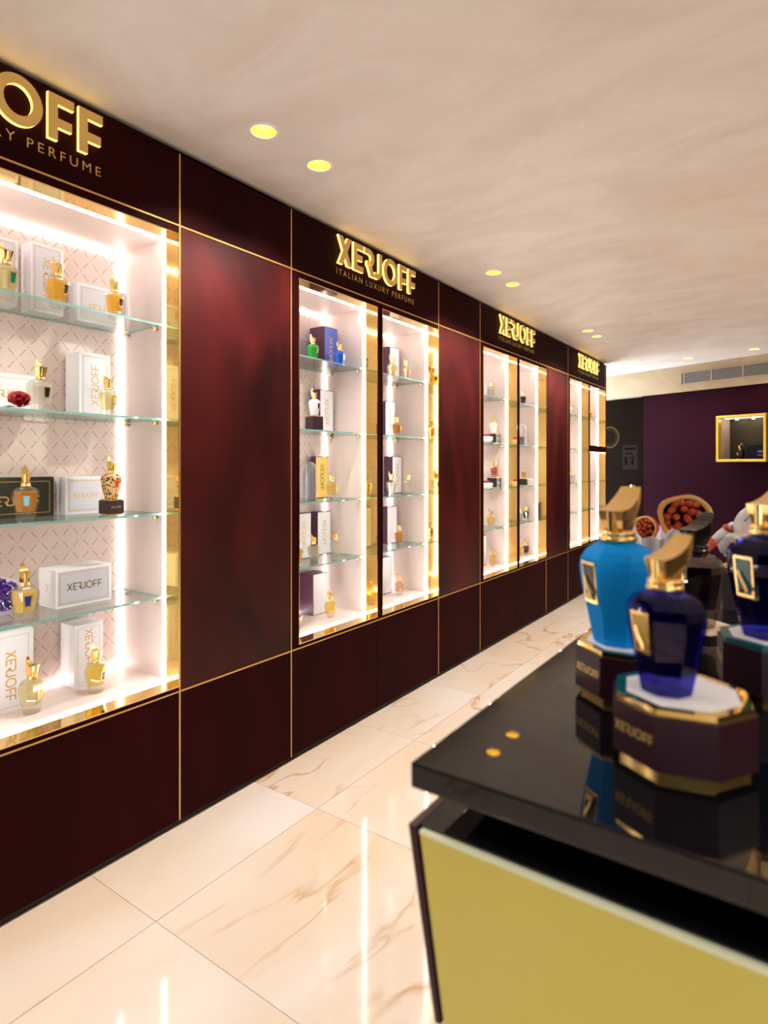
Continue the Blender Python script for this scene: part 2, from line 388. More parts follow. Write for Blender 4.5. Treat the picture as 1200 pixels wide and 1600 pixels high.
# ceiling with round cut-outs for the downlights
DL = [(-1.59, 1.523), (-1.59, 1.823), (-1.59, 3.453), (-1.59, 3.75), (-1.59, 5.424), (-1.59, 5.70), (-1.60, 7.33), (-1.60, 7.68), (-1.08, 7.45), (-0.44, 7.25)]
DLX = [(-1.59, -0.41), (-1.59, -0.11), (1.3, -0.41), (1.3, -0.11), (1.3, 1.523), (1.3, 1.823), (1.3, 3.453), (1.3, 3.75), (1.3, 5.3), (-1.59, -2.3), (1.3, -2.3)]
RL = 0.046
def hole_plane(x0, x1, y0, y1, z, holes, r, half):
    gx = sorted({x0, x1} | {h[0] - half for h in holes} | {h[0] + half for h in holes})
    gy = sorted({y0, y1} | {h[1] - half for h in holes} | {h[1] + half for h in holes})
    V, F = [], []; covered = [(h[0], h[1]) for h in holes]
    for a in range(len(gx) - 1):
        for b in range(len(gy) - 1):
            cx, cy = (gx[a] + gx[a + 1]) / 2, (gy[b] + gy[b + 1]) / 2
            if any(abs(cx - h[0]) < half and abs(cy - h[1]) < half for h in covered): continue
            n = len(V); V += [(gx[a], gy[b], z), (gx[a], gy[b + 1], z), (gx[a + 1], gy[b + 1], z), (gx[a + 1], gy[b], z)]; F.append((n, n + 1, n + 2, n + 3))
    N = 32
    for hx, hy in holes:
        n = len(V)
        for i in range(N):
            t = 2 * math.pi * i / N; ca, sa = math.cos(t), math.sin(t); k = half / max(abs(ca), abs(sa))
            V += [(hx + r * ca, hy + r * sa, z), (hx + k * ca, hy + k * sa, z)]
        for i in range(N):
            j = (i + 1) % N; F.append((n + 2 * i, n + 2 * j, n + 2 * j + 1, n + 2 * i + 1))
    return V, F
ce = struct(obj('ceiling', mesh('ceiling', *hole_plane(-2.6, XR + .1, YF - .1, 9.2, CEIL, DL + DLX, RL, 0.08), [M['ceil']])))
struct(obj('ceiling_slab', mesh('ceiling_slab', *boxes([(-2.6, XR + .1, YF - .1, 9.2, CEIL + .12, CEIL + .2)]), [M['black']])))

cup_me = mesh('reflector', *lathe([(RL - .001, 0.0), (RL - .004, 0.02), (RL - .012, 0.055)], 28, False, False), [M['cupgold']], smooth=True)
rim_me = mesh('rim', *lathe([(RL - .002, 0.001), (RL - .001, -.004), (RL + .004, -.005), (RL + .012, -.002), (RL + .0125, 0.0)], 28, False, False), [M['white']], smooth=True)
lamp_me = mesh('lamp', *lathe([(RL - .013, 0.054), (RL - .013, 0.058)], 24), [M['lamp']])
spot_d = bpy.data.lights.new('downlight_beam', 'SPOT'); spot_d.energy = SPOT_W; spot_d.spot_size = R(118); spot_d.spot_blend = 0.6; spot_d.shadow_soft_size = 0.03; spot_d.color = (1.0, 0.93, 0.85)
spot_far = spot_d.copy(); spot_far.energy = SPOT_W * .4; spot_far.color = (1.0, 0.84, 0.62)
order = ['nearest pair, above the left velvet panel', 'nearest pair, on the far side', 'second pair, nearer lamp', 'second pair, farther lamp', 'third pair, nearer lamp', 'third pair, farther lamp', 'beside the far end of the cabinet wall', 'closest to the black door']
for k, (x, y) in enumerate(DL + DLX):
    if k < 8: lab = 'round gold recessed ceiling downlight, ' + order[k]
    elif k == 8: lab = 'round gold recessed ceiling downlight just left of the air vent'
    elif k == 9: lab = 'round gold recessed ceiling downlight in front of the air vent, rightmost'
    else: lab = 'round gold recessed ceiling downlight outside the picture'
    t = thing('ceiling_downlight', lab, 'downlight', (x, y, CEIL), 0, 'ceiling downlights')
    obj('reflector', cup_me, t); obj('rim', rim_me, t); obj('lamp', lamp_me, t)
    l = bpy.data.objects.new('downlight_beam', spot_far if 6 <= k <= 9 else spot_d); COL.objects.link(l); l.parent = t; l.location = (0, 0, -0.008)

# back wall, set askew, with pale bulkhead above and black door at its left
def bpt(u, z, off=0.0): p = P0 + BD * u + BN * off; return Vector((p.x, p.y, z))
BROT = math.atan2(BD.y, BD.x)     # local x runs along the wall, local -y faces the room
def bwall(name, u0, u1, z0, z1, d0, d1, mat, parent=None):
    """slab on the back wall; d = distance in front of the wall plane"""
    V, F = boxes([(u0, u1, -d1, -d0, z0, z1)])
    if parent is not None: return obj(name, mesh(name, V, F, [mat]), parent)
    return obj(name, mesh(name, V, F, [mat]), None, None, (P0.x, P0.y, 0), (0, 0, BROT))
ZB = 2.234
struct(bwall('wall_back', 0.52, ULEN, 0, ZB, -0.12, 0, M['purple']))
struct(bwall('wall_back_bulkhead', -0.6, ULEN, ZB, CEIL - .001, -0.12, 0.03, M['wallp']))
dr = struct(bwall('door_1', -0.55, 0.513, 0.004, ZB - .006, -0.06, -0.012, M['door']))
ft = bwall('door_frame', 0.513, 0.52, 0, ZB, -0.06, 0.004, M['door'], dr)
knob = obj('door_knob', mesh('door_knob', *lathe([(0.02, 0), (0.024, .004), (0.024, .008), (.012, .012), (.012, .026), (.026, .034), (.030, .046), (.024, .058), (.008, .064)], 20), [M['gold']], smooth=True), dr, None, (0.385, 0.012, 1.08), (R(90), 0, 0))
em = []
for k in range(34):                                                # ring of tiny gold marks on the door
    a0 = 2 * math.pi * k / 34
    for rr, hw, hh in ((0.135, .008, .012), (0.098, .004, .003)):
        c, s = math.cos(a0), math.sin(a0)
        em.append(([(0.02 + (rr + e * hh) * c - f * hw * s, 0.0118, 1.73 + (rr + e * hh) * s + f * hw * c) for e, f in ((-1, -1), (1, -1), (1, 1), (-1, 1))], [(0, 1, 2, 3)]))
obj('round_emblem', mesh('round_emblem', *join(em), [pr('dull_gold_print', (74, 58, 30), 0.6, Specular_IOR_Level=.03)]), dr)
nt_ = bwall('notice', 0.22, 0.44, 1.30, 1.62, -0.012, -0.010, pr('dark_notice', (26, 19, 18), 0.6, Specular_IOR_Level=.03), dr)
NMK = pr('notice_print', (14, 10, 10), 0.7, Specular_IOR_Level=.0)
for (u0, u1, z0, z1) in ((.25, .41, 1.555, 1.585), (.26, .37, 1.50, 1.515), (.25, .29, 1.36, 1.46), (.33, .40, 1.44, 1.46), (.35, .38, 1.36, 1.43)):
    bwall('notice_mark', u0, u1, z0, z1, -0.010, -0.0095, NMK, nt_)

# vent grille in the bulkhead
vt = thing('air_vent', 'long grey air vent grille with fine horizontal slats in the cream bulkhead', 'vent', (P0.x, P0.y, 0), BROT)
UV0, UV1, ZV0, ZV1 = 1.05, 2.75, 2.315, 2.465
bwall('backing', UV0, UV1, ZV0, ZV1, 0.0305, 0.032, M['grilled'], vt)
V, F = boxes([(UV0, UV1, -.042, -.0305, ZV0, ZV0 + .012), (UV0, UV1, -.042, -.0305, ZV1 - .012, ZV1), (UV0, UV0 + .012, -.042, -.0305, ZV0, ZV1), (UV1 - .012, UV1, -.042, -.0305, ZV0, ZV1)])
obj('grille_frame', mesh('grille_frame', V, F, [M['wallp']]), vt)
for u in (1.09, 1.42, 1.765, 2.1, 2.44): bwall('divider', u - .007, u + .007, ZV0 + .012, ZV1 - .012, 0.032, 0.041, M['wallp'], vt)
n = 11
slat = mesh('slat', [(UV0 + .012, -.0325, 0), (UV1 - .012, -.0325, 0), (UV1 - .012, -.039, -.006), (UV0 + .012, -.039, -.006), (UV0 + .012, -.0325, .002), (UV1 - .012, -.0325, .002), (UV1 - .012, -.039, -.004), (UV0 + .012, -.039, -.004)], BF, [M['grille']])
for k in range(n): obj('slat', slat, vt, None, (0, 0, ZV0 + .02 + k * (ZV1 - ZV0 - .03) / (n - 1)))

# gold-framed display case hung on the back wall
def onB(x, y, off):
    d = ray(x, y); q = P0 + BN * off; nn = BN
    return CAM + d * ((q - CAM).dot(nn) / d.dot(nn))
DC = 0.26
pA, pB_ = onB(1120, 651, DC), onB(1197, 720.5, DC)
uA, uB = (pA - P0).dot(BD), (pB_ - P0).dot(BD); zA, zB = pB_.z, pA.z
dc = thing('display_case', 'square gold framed display case hanging on the dark aubergine back wall', 'display case', (P0.x, P0.y, 0), BROT)
tk = .022
bwall('case_shell', uA, uB, zA, zA + .012, 0.001, DC - .02, M['stand'], dc)
bwall('case_shell', uA, uB, zB - .012, zB, 0.001, DC - .02, M['stand'], dc)
bwall('case_shell', uA, uA + .012, zA + .012, zB - .012, 0.001, DC - .02, M['pink'], dc)
bwall('case_shell', uB - .012, uB, zA + .012, zB - .012, 0.001, DC - .02, M['stand'], dc)
bwall('back_panel', uA + .012, uB - .012, zA + .012, zB - .012, 0.001, 0.01, M['olive'], dc)
V, F = boxes([(uA - .004, uB + .004, -DC - .012, -DC + .05, zB - tk, zB + .004), (uA - .004, uB + .004, -DC - .012, -DC + .05, zA - .004, zA + tk), (uA - .004, uA + tk, -DC - .012, -DC + .05, zA + tk, zB - tk), (uB - tk, uB + .004, -DC - .012, -DC + .05, zA + tk, zB - tk)])
fr = obj('gold_frame', mesh('gold_frame', V, F, [pr('satin_gold_frame', (232, 188, 70), .35, .5)]), dc); bv = fr.modifiers.new('bevel', 'BEVEL'); bv.width = .003
bwall('light_strip', uA + .05, uB - .03, zB - .030, zB - tk - .001, DC - .09, DC - .075, emit('case_led', (255, 238, 220), 2.0), dc)
for uu in (uA + .13, uA + .30):
    s = obj('case_spot', mesh('case_spot', *lathe([(.014, -.02), (.018, 0)], 14), [emit('case_spot_lamp', (255, 236, 214), 20.0)]), dc, None, (uu, -0.09, zB - .016))
cb = thing('navy_box', 'navy blue presentation box with white emblem inside the gold framed case', 'box', bpt(uB - .145, zA + .0125 + .0, 0.07), BROT)
obj('carton', mesh('carton', *boxes([(-.115, .115, -.05, .05, 0, .155)]), [M['navy']]), cb)
V, F = lathe([(.045, 0), (.045, .002)], 20); V = [(v[0], -.05 - v[2], .075 + v[1] * .45) for v in V]
obj('emblem', mesh('emblem', *join([([(v[0] * .8 + .03, v[1], v[2] * .5 + .055) for v in V], F), ([(v[0] * .9 + .03, v[1], v[2] * .3 + .03) for v in V], F)]), [pr('grey_print', (120, 120, 128), .5)]), cb)

# remaining walls, unseen window invented behind the camera to admit daylight
struct(obj('wall_right', mesh('wall_right', *boxes([(XR, XR + .1, YF, 9.2, 0, CEIL)]), [M['wallp']])))
wx0, wx1, wz0, wz1 = 1.45, 3.05, 0.25, 2.25
struct(obj('wall_front', mesh('wall_front', *boxes([(-2.6, wx0, YF - .1, YF, 0, CEIL), (wx1, XR + .1, YF - .1, YF, 0, CEIL), (wx0, wx1, YF - .1, YF, 0, wz0), (wx0, wx1, YF - .1, YF, wz1, CEIL)]), [M['purple']])))
w1 = struct(obj('added_window_1', mesh('added_window_1', *boxes([(wx0, wx0 + .05, YF - .08, YF - .02, wz0, wz1), (wx1 - .05, wx1, YF - .08, YF - .02, wz0, wz1), (wx0, wx1, YF - .08, YF - .02, wz0, wz0 + .05), (wx0, wx1, YF - .08, YF - .02, wz1 - .05, wz1), (2.22, 2.28, YF - .08, YF - .02, wz0, wz1)]), [M['black']])))
for a, b in ((wx0 + .05, 2.22), (2.28, wx1 - .05)): bx('pane', (a, b, YF - .052, YF - .046, wz0 + .05, wz1 - .05), M['glass'], w1)

# ------------------------------------------------------------------ cabinet wall
YL = [0.067, 1.419, 2.017, 3.362, 3.960, 5.305, 5.913, 7.255]     # panel lines along the wall
ZT, ZU, ZLO = 2.520, 2.249, 0.504
wl = struct(obj('wall_left', mesh('wall_left', *boxes([(-2.6, -2.45, YF, 7.30, 0, CEIL), (-2.45, W - .03, 7.27, 7.30, 0, CEIL), (W - .05, W - .022, YF, 0.06, 0, CEIL), (W - .05, W - .03, 1.42, 2.01, 0, CEIL), (W - .05, W - .03, 3.37, 3.95, 0, CEIL), (W - .05, W - .03, 5.31, 5.905, 0, CEIL), (W - .05, W - .03, YF, 7.3, ZT, CEIL)]), [M['black']])))
for a, b in ((YL[1], YL[2]), (YL[3], YL[4]), (YL[5], YL[6])):
    for z0, z1, m in ((ZU + .003, ZT, 'sign'), (ZLO + .003, ZU - .003, 'burg'), (0.022, ZLO - .003, 'burgd')):
        if a == YL[5] and z0 > 2.2: continue
        bx('wall_panel', (W - .028, W, a + .003, b - .003, z0, z1), M[m], wl)
bx('wall_panel', (W - .028, W, YF, YL[0] - .003, 0.022, ZT), M['burgd'], wl)
bx('end_panel', (-2.42, W, 7.262, 7.30, 0.0, ZT), M['sign'], wl)
for y in YL:
    if y in (YL[5],): bx('gold_trim', (W - .028, W + .001, y - .003, y + .003, 0.022, ZLO), M['goldtrim'], wl)
    else: bx('gold_trim', (W - .028, W + .001, y - .003, y + .003, 0.022, ZT), M['goldtrim'], wl)
for z in (ZU, ZLO): bx('gold_trim', (W - .028, W + .0012, YL[0], YL[7], z - .003, z + .003), M['goldtrim'], wl)
struct(bx('baseboard_left', (W - .06, W - .012, YF, 7.29, 0, 0.021), M['black']))

XG, XLED, XB = W - .076, W - .089, -2.30                          # gold return ends, LED ends, back of niche
NT, NB = 2.218, 0.522
SH = [1.891, 1.530, 1.169, 0.850, 0.535]
TAGS = []                                                          # (word mesh, left offset) on one line of unit width
for wd in ('ITALIAN', 'LUXURY', 'PERFUME'):
    me = text_mesh(wd, 1.0, 1.42); me.materials.append(M['goldprint']); me.name = 'tagline_word'
    lo = min(v.co.x for v in me.vertices); hi = max(v.co.x for v in me.vertices)
    for v in me.vertices: v.co.x -= lo
    TAGS.append((me, hi - lo))
TAG_W = sum(w for _, w in TAGS) + 2 * 0.75
peg_me = mesh('shelf_peg', *lathe([(.006, 0), (.006, .014), (.0085, .015), (.0085, .02), (.005, .022)], 12), [M['gold']], smooth=True)

def niche(cab, y0, y1, z0, z1, shelves, gap):
    """one lit niche: polished brass return, LED line, pink lining, printed back, glass shelves"""
    t = .004; P = cab
    # brass return, slightly proud
    xf = W + .004
    V, F = boxes([(XG, xf, y0, y0 + t, z0, z1), (XG, xf, y1 - t, y1, z0, z1), (XG, xf, y0 + t, y1 - t, z0, z0 + t), (XG, xf, y0 + t, y1 - t, z1 - t, z1)])
    o = P.location
    obj('gold_frame', mesh('gold_frame', [(v[0] - o.x, v[1] - o.y, v[2] - o.z) for v in V], F, [M['gold']]), P)
    a0, a1, b0, b1 = y0 + t, y1 - t, z0 + t, z1 - t
    e = .003
    bx('led_strip', [(XLED, XG, a0, a0 + e, b0, b1), (XLED, XG, a1 - e, a1, b0, b1), (XLED, XG, a0 + e, a1 - e, b0, b0 + e), (XLED, XG, a0 + e, a1 - e, b1 - e, b1)], M['led'], P)
    bx('side_lining', (XB, XLED, a0 - .012, a0, b0, b1), M['pink'], P); bx('side_lining', (XB, XLED, a1, a1 + .012, b0, b1), M['pink'], P)
    bx('top_lining', (XB, XLED, a0, a1, b1, b1 + .012), M['pink'], P); bx('floor_lining', (XB, XLED, a0, a1, b0 - .012, b0 + .009), M['pink'], P)
    bp = bx('back_panel', (XB - .012, XB, a0 - .012, a1 + .012, b0 - .012, b1 + .012), M['paper'], P)
    g = .009
    bx('corner_light', [(XB, XB + g, a0, a0 + g, b0 + .009, b1), (XB, XB + g, a1 - g, a1, b0 + .009, b1), (XB, XB + g, a0 + g, a1 - g, b1 - g, b1), (XB, XB + g, a0 + g, a1 - g, b0 + .009, b0 + .009 + g)], M['ledb'], P)
    for s in shelves:
        x0, x1, t2 = XB + .012, XLED - .004, .008
        V, F = boxes([(x0, x1, a0 + .001, a1 - .001, s - t2, s)])
        sh = obj('glass_shelf', mesh('glass_shelf', [(v[0] - o.x, v[1] - o.y, v[2] - o.z) for v in V], F, [M['glass'], M['glassedge']], [0, 0, 1, 1, 1, 1]), P)
        for yy, rz in ((a0, 0), (a1, math.pi)):
            for xx in (x0 + .05, x1 - .03):
                obj('shelf_peg', peg_me, sh, None, (xx - o.x, yy - o.y, s - t2 - .0088 - o.z), (R(-90) if rz == 0 else R(90), 0, 0))

CABS = []
cab_lab = ['tall burgundy and brass display cabinet nearest the camera, cut by the left picture edge', 'burgundy display cabinet with two lit niches between the first two velvet panels', 'third burgundy display cabinet from the left, two slim lit niches', 'farthest burgundy display cabinet, beside the black door, right niche split in two']
sign_lab = ['large gold illuminated sign reading OFF, cut by the left edge of the picture', 'gold illuminated XERJOFF sign above the two niche cabinet in mid picture', 'third gold illuminated XERJOFF sign, above the third cabinet', 'smallest gold illuminated XERJOFF sign, on the farthest cabinet']
for k in range(4):
    y0, y1 = YL[2 * k], YL[2 * k + 1]
    P = thing('display_cabinet', cab_lab[k], 'cabinet', (W, (y0 + y1) / 2, 0), 0, 'lit perfume display cabinets'); CABS.append(P)
    na = (y0 + .047, y0 + .672); nb = (y0 + .718, y1 - .004)
    sy1 = YL[6] if k == 2 else y1
    bx('sign_panel', (W - .028, W, y0 + .003, sy1 - .003, ZU + .003, ZT), M['sign'], P)
    ff = [(W - .028, W, y0 + .003, na[0], ZLO + .003, ZU - .003), (W - .028, W, na[1], nb[0], ZLO + .003, ZU - .003), (W - .028, W, na[0], na[1], NT, ZU - .003), (W - .028, W, nb[0], nb[1], NT, ZU - .003), (W - .028, W, na[0], na[1], ZLO + .003, NB), (W - .028, W, nb[0], nb[1], ZLO + .003, NB)]
    if k == 3: ff.append((W - .06, W + .012, nb[0], nb[1], 1.505, 1.565))
    bx('face_frame', ff, M['burgd'], P)
    mid = (y0 + y1) / 2
    for a, b in ((y0 + .003, mid - .0015), (mid + .0015, y1 - .003)): bx('cupboard_door', (W - .022, W - .001, a, b, 0.022, ZLO - .003), M['burgd'], P, .001)
    bx('carcass', [(W - .05, W - .03, y0, y1, 0.03, ZLO), (W - .05, W - .03, y0, y1, ZU, ZT)], M['black'], P)
    niche(P, *na, NB, NT, SH[:4], 0)
    if k == 3:
        niche(P, *nb, 1.565, NT, SH[:1], 0); niche(P, *nb, NB, 1.505, SH[2:4], 0)
    else: niche(P, *nb, NB, NT, SH[:4], 0)
    # illuminated letters and tagline
    hL = .143; wS = SIGN_W * hL; cy = (y0 + y1) / 2 + (.003 if k == 0 else .013)
    T = thing('illuminated_sign', sign_lab[k], 'sign', (W + .0005, cy, 2.362), R(90), 'gold signs on the cabinets')
    for ux, me in LETTER_MESH: obj('letter', me, T, None, (ux * hL - wS / 2, 0, 0), (0, 0, 0), (hL, hL, hL))
    u = -wS / 2; sc_ = wS / TAG_W
    for me, w_ in TAGS:
        obj('tagline_word', me, T, None, (u, -.0008, -.052), (R(90), 0, 0), (sc_, sc_ * .98, 1)); u += (w_ + .75) * sc_

# ------------------------------------------------------------------ bottles
# profile of the octagonal flacon, in units of the body height
PROF = [(0.0, .225), (.03, .238), (.2, .272), (.42, .318), (.62, .355), (.74, .368), (.83, .355), (.90, .312), (.95, .245), (.98, .165), (1.0, .13)]
DEP = 0.9
def oct_ring(a, z, d=DEP):
    k = math.tan(math.pi / 8); pts = [(-k, -1), (k, -1), (1, -k), (1, k), (k, 1), (-k, 1), (-1, k), (-1, -k)]
    return [(x * a, y * a * d, z) for x, y in pts]
def loft(rings):
    V = [p for r in rings for p in r]; n = len(rings[0]); F = []
    for j in range(len(rings) - 1):
        for i in range(n): F.append((j * n + i, j * n + (i + 1) % n, (j + 1) * n + (i + 1) % n, (j + 1) * n + i))
    F.append(tuple(range(n - 1, -1, -1))); F.append(tuple(range((len(rings) - 1) * n, len(rings) * n))); return V, F
def prof_at(z):
    for (z0, a0), (z1, a1) in zip(PROF, PROF[1:]):
        if z0 <= z <= z1: return a0 + (a1 - a0) * (z - z0) / (z1 - z0)
    return PROF[-1][1]
B_BODY = mesh('bottle_body', *loft([oct_ring(a, z) for z, a in PROF]))
zz = [.25, .275, .38, .5, .65, .76, .83, .87]
B_LIQ = mesh('liquid', *loft([oct_ring(prof_at(z) * .84 - .004, z) for z in zz]))
B_LIQF = mesh('liquid_full', *loft([oct_ring(prof_at(z) * .9 - .002, z) for z in [.2, .22, .4, .6, .74, .84, .9, .94]]))
B_BASE = mesh('glass_base', *loft([oct_ring(prof_at(z) * .99, z) for z in [.004, .05, .12, .185]]))
B_COLLAR = mesh('collar', *lathe([(.125, .985), (.165, .99), (.178, 1.01), (.165, 1.035), (.15, 1.045), (.163, 1.058), (.168, 1.075), (.15, 1.092), (.12, 1.1)], 20), smooth=True)
def cap_geo(cp, col):
    n = len(cp)
    V = [(-h, y, z + 1.09) for y, z, h in cp] + [(h, y, z + 1.09) for y, z, h in cp]
    F = [tuple(range(n)), tuple(range(2 * n - 1, n - 1, -1))] + [(i, i + n, (i + 1) % n + n, (i + 1) % n) for i in range(n)]
    V2, F2 = lathe([(.045, 1.10), (.06, 1.09 + col)], 14); V2 = [(v[0], v[1] - cp[2][0] * -.8, v[2]) for v in V2]
    return join([(V, F), (V2, F2)])
# broad sloping cap of the counter bottles, slimmer finned cap of the shelf bottles
B_CAP = mesh('cap', *cap_geo([(-.11, 0, .115), (-.15, .11, .135), (-.175, .205, .155), (-.06, .222, .158), (.07, .262, .158), (.17, .315, .155), (.25, .375, .14), (.29, .43, .12), (.315, .43, .12), (.295, .30, .125), (.215, .15, .12), (.12, 0, .115)], .2))
B_CAPS = mesh('fin_cap', *cap_geo([(-.10, 0, .095), (-.115, .12, .105), (-.15, .29, .135), (-.05, .295, .135), (.03, .315, .12), (.09, .37, .095), (.13, .44, .065), (.155, .535, .025), (.175, .535, .025), (.185, .40, .06), (.15, .2, .09), (.10, 0, .095)], .27))
def plaque_geo(w0, w1, z0, z1, th=.012, off=.0):
    V = []
    for d in (th + off, off):
        V += [(-w0, -(prof_at(z0) * DEP + d), z0), (w0, -(prof_at(z0) * DEP + d), z0), (w1, -(prof_at((z0 + z1) / 2 + .1) * DEP + d), z1), (-w1, -(prof_at((z0 + z1) / 2 + .1) * DEP + d), z1)]
    return V, [(0, 1, 2, 3), (4, 7, 6, 5), (0, 4, 5, 1), (1, 5, 6, 2), (2, 6, 7, 3), (3, 7, 4, 0)]
B_PLQ = mesh('plaque', *plaque_geo(.072, .098, .42, .74, .014))
B_PLQI = mesh('plaque_inlay', *plaque_geo(.052, .076, .45, .71, .004, .014))
B_PLQV = mesh('plaque_tall', *plaque_geo(.095, .105, .40, .80, .016))
B_PLQVI = mesh('plaque_tall_inlay', *plaque_geo(.072, .082, .43, .77, .004, .016))
sw = ribbon([(-.045, .66), (-.02, .60), (.03, .52), (.055, .46)], .03)
V, F = prism(sw, 0, .01); yo = prof_at(.6) * DEP + .018
B_SW = mesh('plaque_emblem', [(v[0], v[1] - yo - .006, v[2]) for v in V], F)
B_FOOT = mesh('plaque_foot', *plaque_geo(.05, .045, .44, .485, .006, .018))
for me in (B_BODY, B_LIQ, B_LIQF, B_BASE, B_COLLAR, B_CAP, B_CAPS, B_PLQ, B_PLQI, B_PLQV, B_PLQVI, B_SW, B_FOOT): me.materials.append(M['goldcap'])

def liq(name, c, d=0.45, tint=None): return clearglass(name, tint or tuple(int(255 - (255 - v) * .75) for v in c), 0.06, d, c)
LQ = dict(
    amber=liq('amber_liquid', (255, 214, 74), .42), yellow=liq('yellow_liquid', (255, 228, 100), .38), pale=liq('pale_yellow_liquid', (246, 236, 190), .35),
    clear=liq('clear_liquid', (246, 244, 236), .25), gold=liq('gold_liquid', (252, 222, 120), .45), orange=liq('orange_liquid', (226, 104, 40), .6),
    dark=liq('dark_amber_liquid', (80, 34, 18), .75), deep=liq('deep_gold_liquid', (236, 172, 36), .45), rosewater=liq('peach_liquid', (246, 206, 170), .4))
SOLID = dict(
    green=pr('green_coat', (22, 140, 40), .35), blue=pr('blue_coat', (24, 92, 214), .35), white=pr('white_coat', (240, 234, 228), .3), silver=pr('silver_marbled', (214, 214, 220), .25, .2, noise=.35, nscale=6),
    leopard=leopard('leopard_print'), black=pr('black_coat', (22, 18, 20), .2), azure=pr('azure_velvet', (0, 156, 250), .7, Specular_IOR_Level=.2))
PQ = dict(dark=pr('dark_enamel', (44, 30, 20), .2), green=pr('green_enamel', (0, 120, 90), .2), sky=pr('sky_blue_enamel', (110, 200, 220), .25), red=pr('red_enamel', (200, 40, 36), .25), blue=pr('blue_enamel', (20, 40, 150), .2), gold=M['goldprint'], black=pr('black_enamel', (16, 16, 18), .2), teal=M['teal'])
def bottle(label, loc, facing, total, liquid=None, solid=None, plq='dark', group='bottles on the lit shelves', simple=False):
    hb = total / 1.625
    t = thing('perfume_bottle', label, 'perfume bottle', loc, R(facing + 90), group, hb)
    if solid: obj('body', B_BODY, t, SOLID[solid])
    else:
        b = obj('body', B_BODY, t, M['bglass']); obj('liquid', B_LIQ, b, LQ[liquid])
    obj('collar', B_COLLAR, t, M['goldcap']).scale = (.82, .82, 1); obj('cap', B_CAPS, t, M['goldcap'])
    p = obj('plaque', B_PLQ, t, M['goldcap'])
    obj('inlay', B_PLQI, p, PQ[plq]); return t
NICHES = [n_ for k in range(4) for n_ in ((YL[2 * k] + .052, YL[2 * k] + .667), (YL[2 * k] + .723, YL[2 * k + 1] - .010))]
def inside(y, half):
    a, b = min(NICHES, key=lambda n_: abs((n_[0] + n_[1]) / 2 - y)); return min(max(y, a + half + .003), b - half - .003)
def bot(px, X, sh, total, label, liquid=None, solid=None, plq='dark', facing=0, dz=0.0004):
    Y = inside(onX(px, 700, X).y, .37 * total / 1.625)
    return bottle(label, (X, Y, SH[sh] + dz), facing, total, liquid, solid, plq)

# ------------------------------------------------------------------ cartons
def carton(label, sh, x0, xs, x1, ytop, Xf, body, face, text=None, tmat='goldprint', th=.2, border=True, xmark=False, depth=None, height=None, tz=.5):
    zs = SH[sh] + .0004
    pc = onX(xs, ytop, Xf); y1 = onX(x1, 700, Xf).y
    h = height or pc.z - zs
    d = depth or min(max(Xf - onY(x0, 700, pc.y).x, .03), Xf + 2.287)
    ym = (pc.y + y1) / 2; na_ = min(NICHES, key=lambda n_: abs((n_[0] + n_[1]) / 2 - ym))
    pc.y = max(pc.y, na_[0] + .003); y1 = min(y1, na_[1] - .003); w = y1 - pc.y
    t = thing('perfume_box', label, 'box', (Xf - d / 2, (pc.y + y1) / 2, zs), R(90), 'cartons on the lit shelves')
    obj('carton', mesh('carton', *boxes([(-w / 2, w / 2, -d / 2, d / 2, 0, h)]), [M[body] if isinstance(body, str) else body]), t)
    m = .06 * min(w, h) if border else .03 * min(w, h)
    fy = -d / 2
    fp = obj('front_panel', mesh('front_panel', *boxes([(-w / 2 + m, w / 2 - m, fy - .0008, fy - .0001, m, h - m)]), [M[face] if isinstance(face, str) else face]), t)
    if border:
        b = .0018; q = m + .006
        V, F = boxes([(-w / 2 + q, w / 2 - q, fy - .0012, fy - .0009, q, q + b), (-w / 2 + q, w / 2 - q, fy - .0012, fy - .0009, h - q - b, h - q), (-w / 2 + q, -w / 2 + q + b, fy - .0012, fy - .0009, q, h - q), (w / 2 - q - b, w / 2 - q, fy - .0012, fy - .0009, q, h - q)])
        obj('border_line', mesh('border_line', V, F, [M['goldprint'] if face not in ('white',) else pr('pale_border', (206, 200, 190), .5)]), fp)
    if text:
        rot = {'h': 0, 'd': R(90), 'u': R(-90)}[text]
        span = (w if text == 'h' else h) * .62
        logo(fp, (0, fy - .0009, h * tz), span / LOGO_W, M[tmat], rot, bold=False)
    if xmark:
        k = min(d, h) * .30
        V, F = prism([(u * k, v * k) for u, v in THIN_X], 0, .0006); V = [(-w / 2 + v[1], -(v[0] - k * .38), v[2] + h / 2 - k / 2) for v in V]
        obj('x_mark', mesh('x_mark', V, F, [pr('faint_gold_print', (222, 200, 172), .4)]), t)
    return t

greenbox = pr('dark_green_carton', (40, 44, 34), .4, noise=.1)
bluface = pr('royal_blue_face', (72, 88, 178), .35); goldfaceb = pr('gold_card_face', (240, 206, 110), .35, .3)
greybox = pr('grey_plum_carton', (120, 106, 116), .35)

# --- first cabinet (right niche), top shelf down to niche floor
carton('tall white carton at the left picture edge, top shelf of the nearest cabinet', 0, -40, -25, 28, 362, -2.20, 'white', 'face', None)
bot(9, -2.13, 0, .182, 'pale yellow perfume bottle with emerald green plaque, top shelf, left edge', 'pale', plq='green', facing=12)
carton('tall white carton with vertical gold XERJOFF behind the amber bottle, top shelf', 0, 22, 48, 99, 376, -2.215, 'white', 'face', 'd', th=.3)
bot(90, -2.115, 0, .178, 'amber perfume bottle with brown plaque in front of tall white carton, top shelf', 'amber', plq='dark', facing=22)
carton('flat white landscape carton on the top shelf of the nearest cabinet', 0, 98, 121, 200, 440, -2.225, 'white', 'face', 'h', tz=.42)
bot(179, -2.09, 0, .158, 'amber perfume bottle at the right end of the top shelf, before landscape carton', 'amber', plq='dark', facing=15)

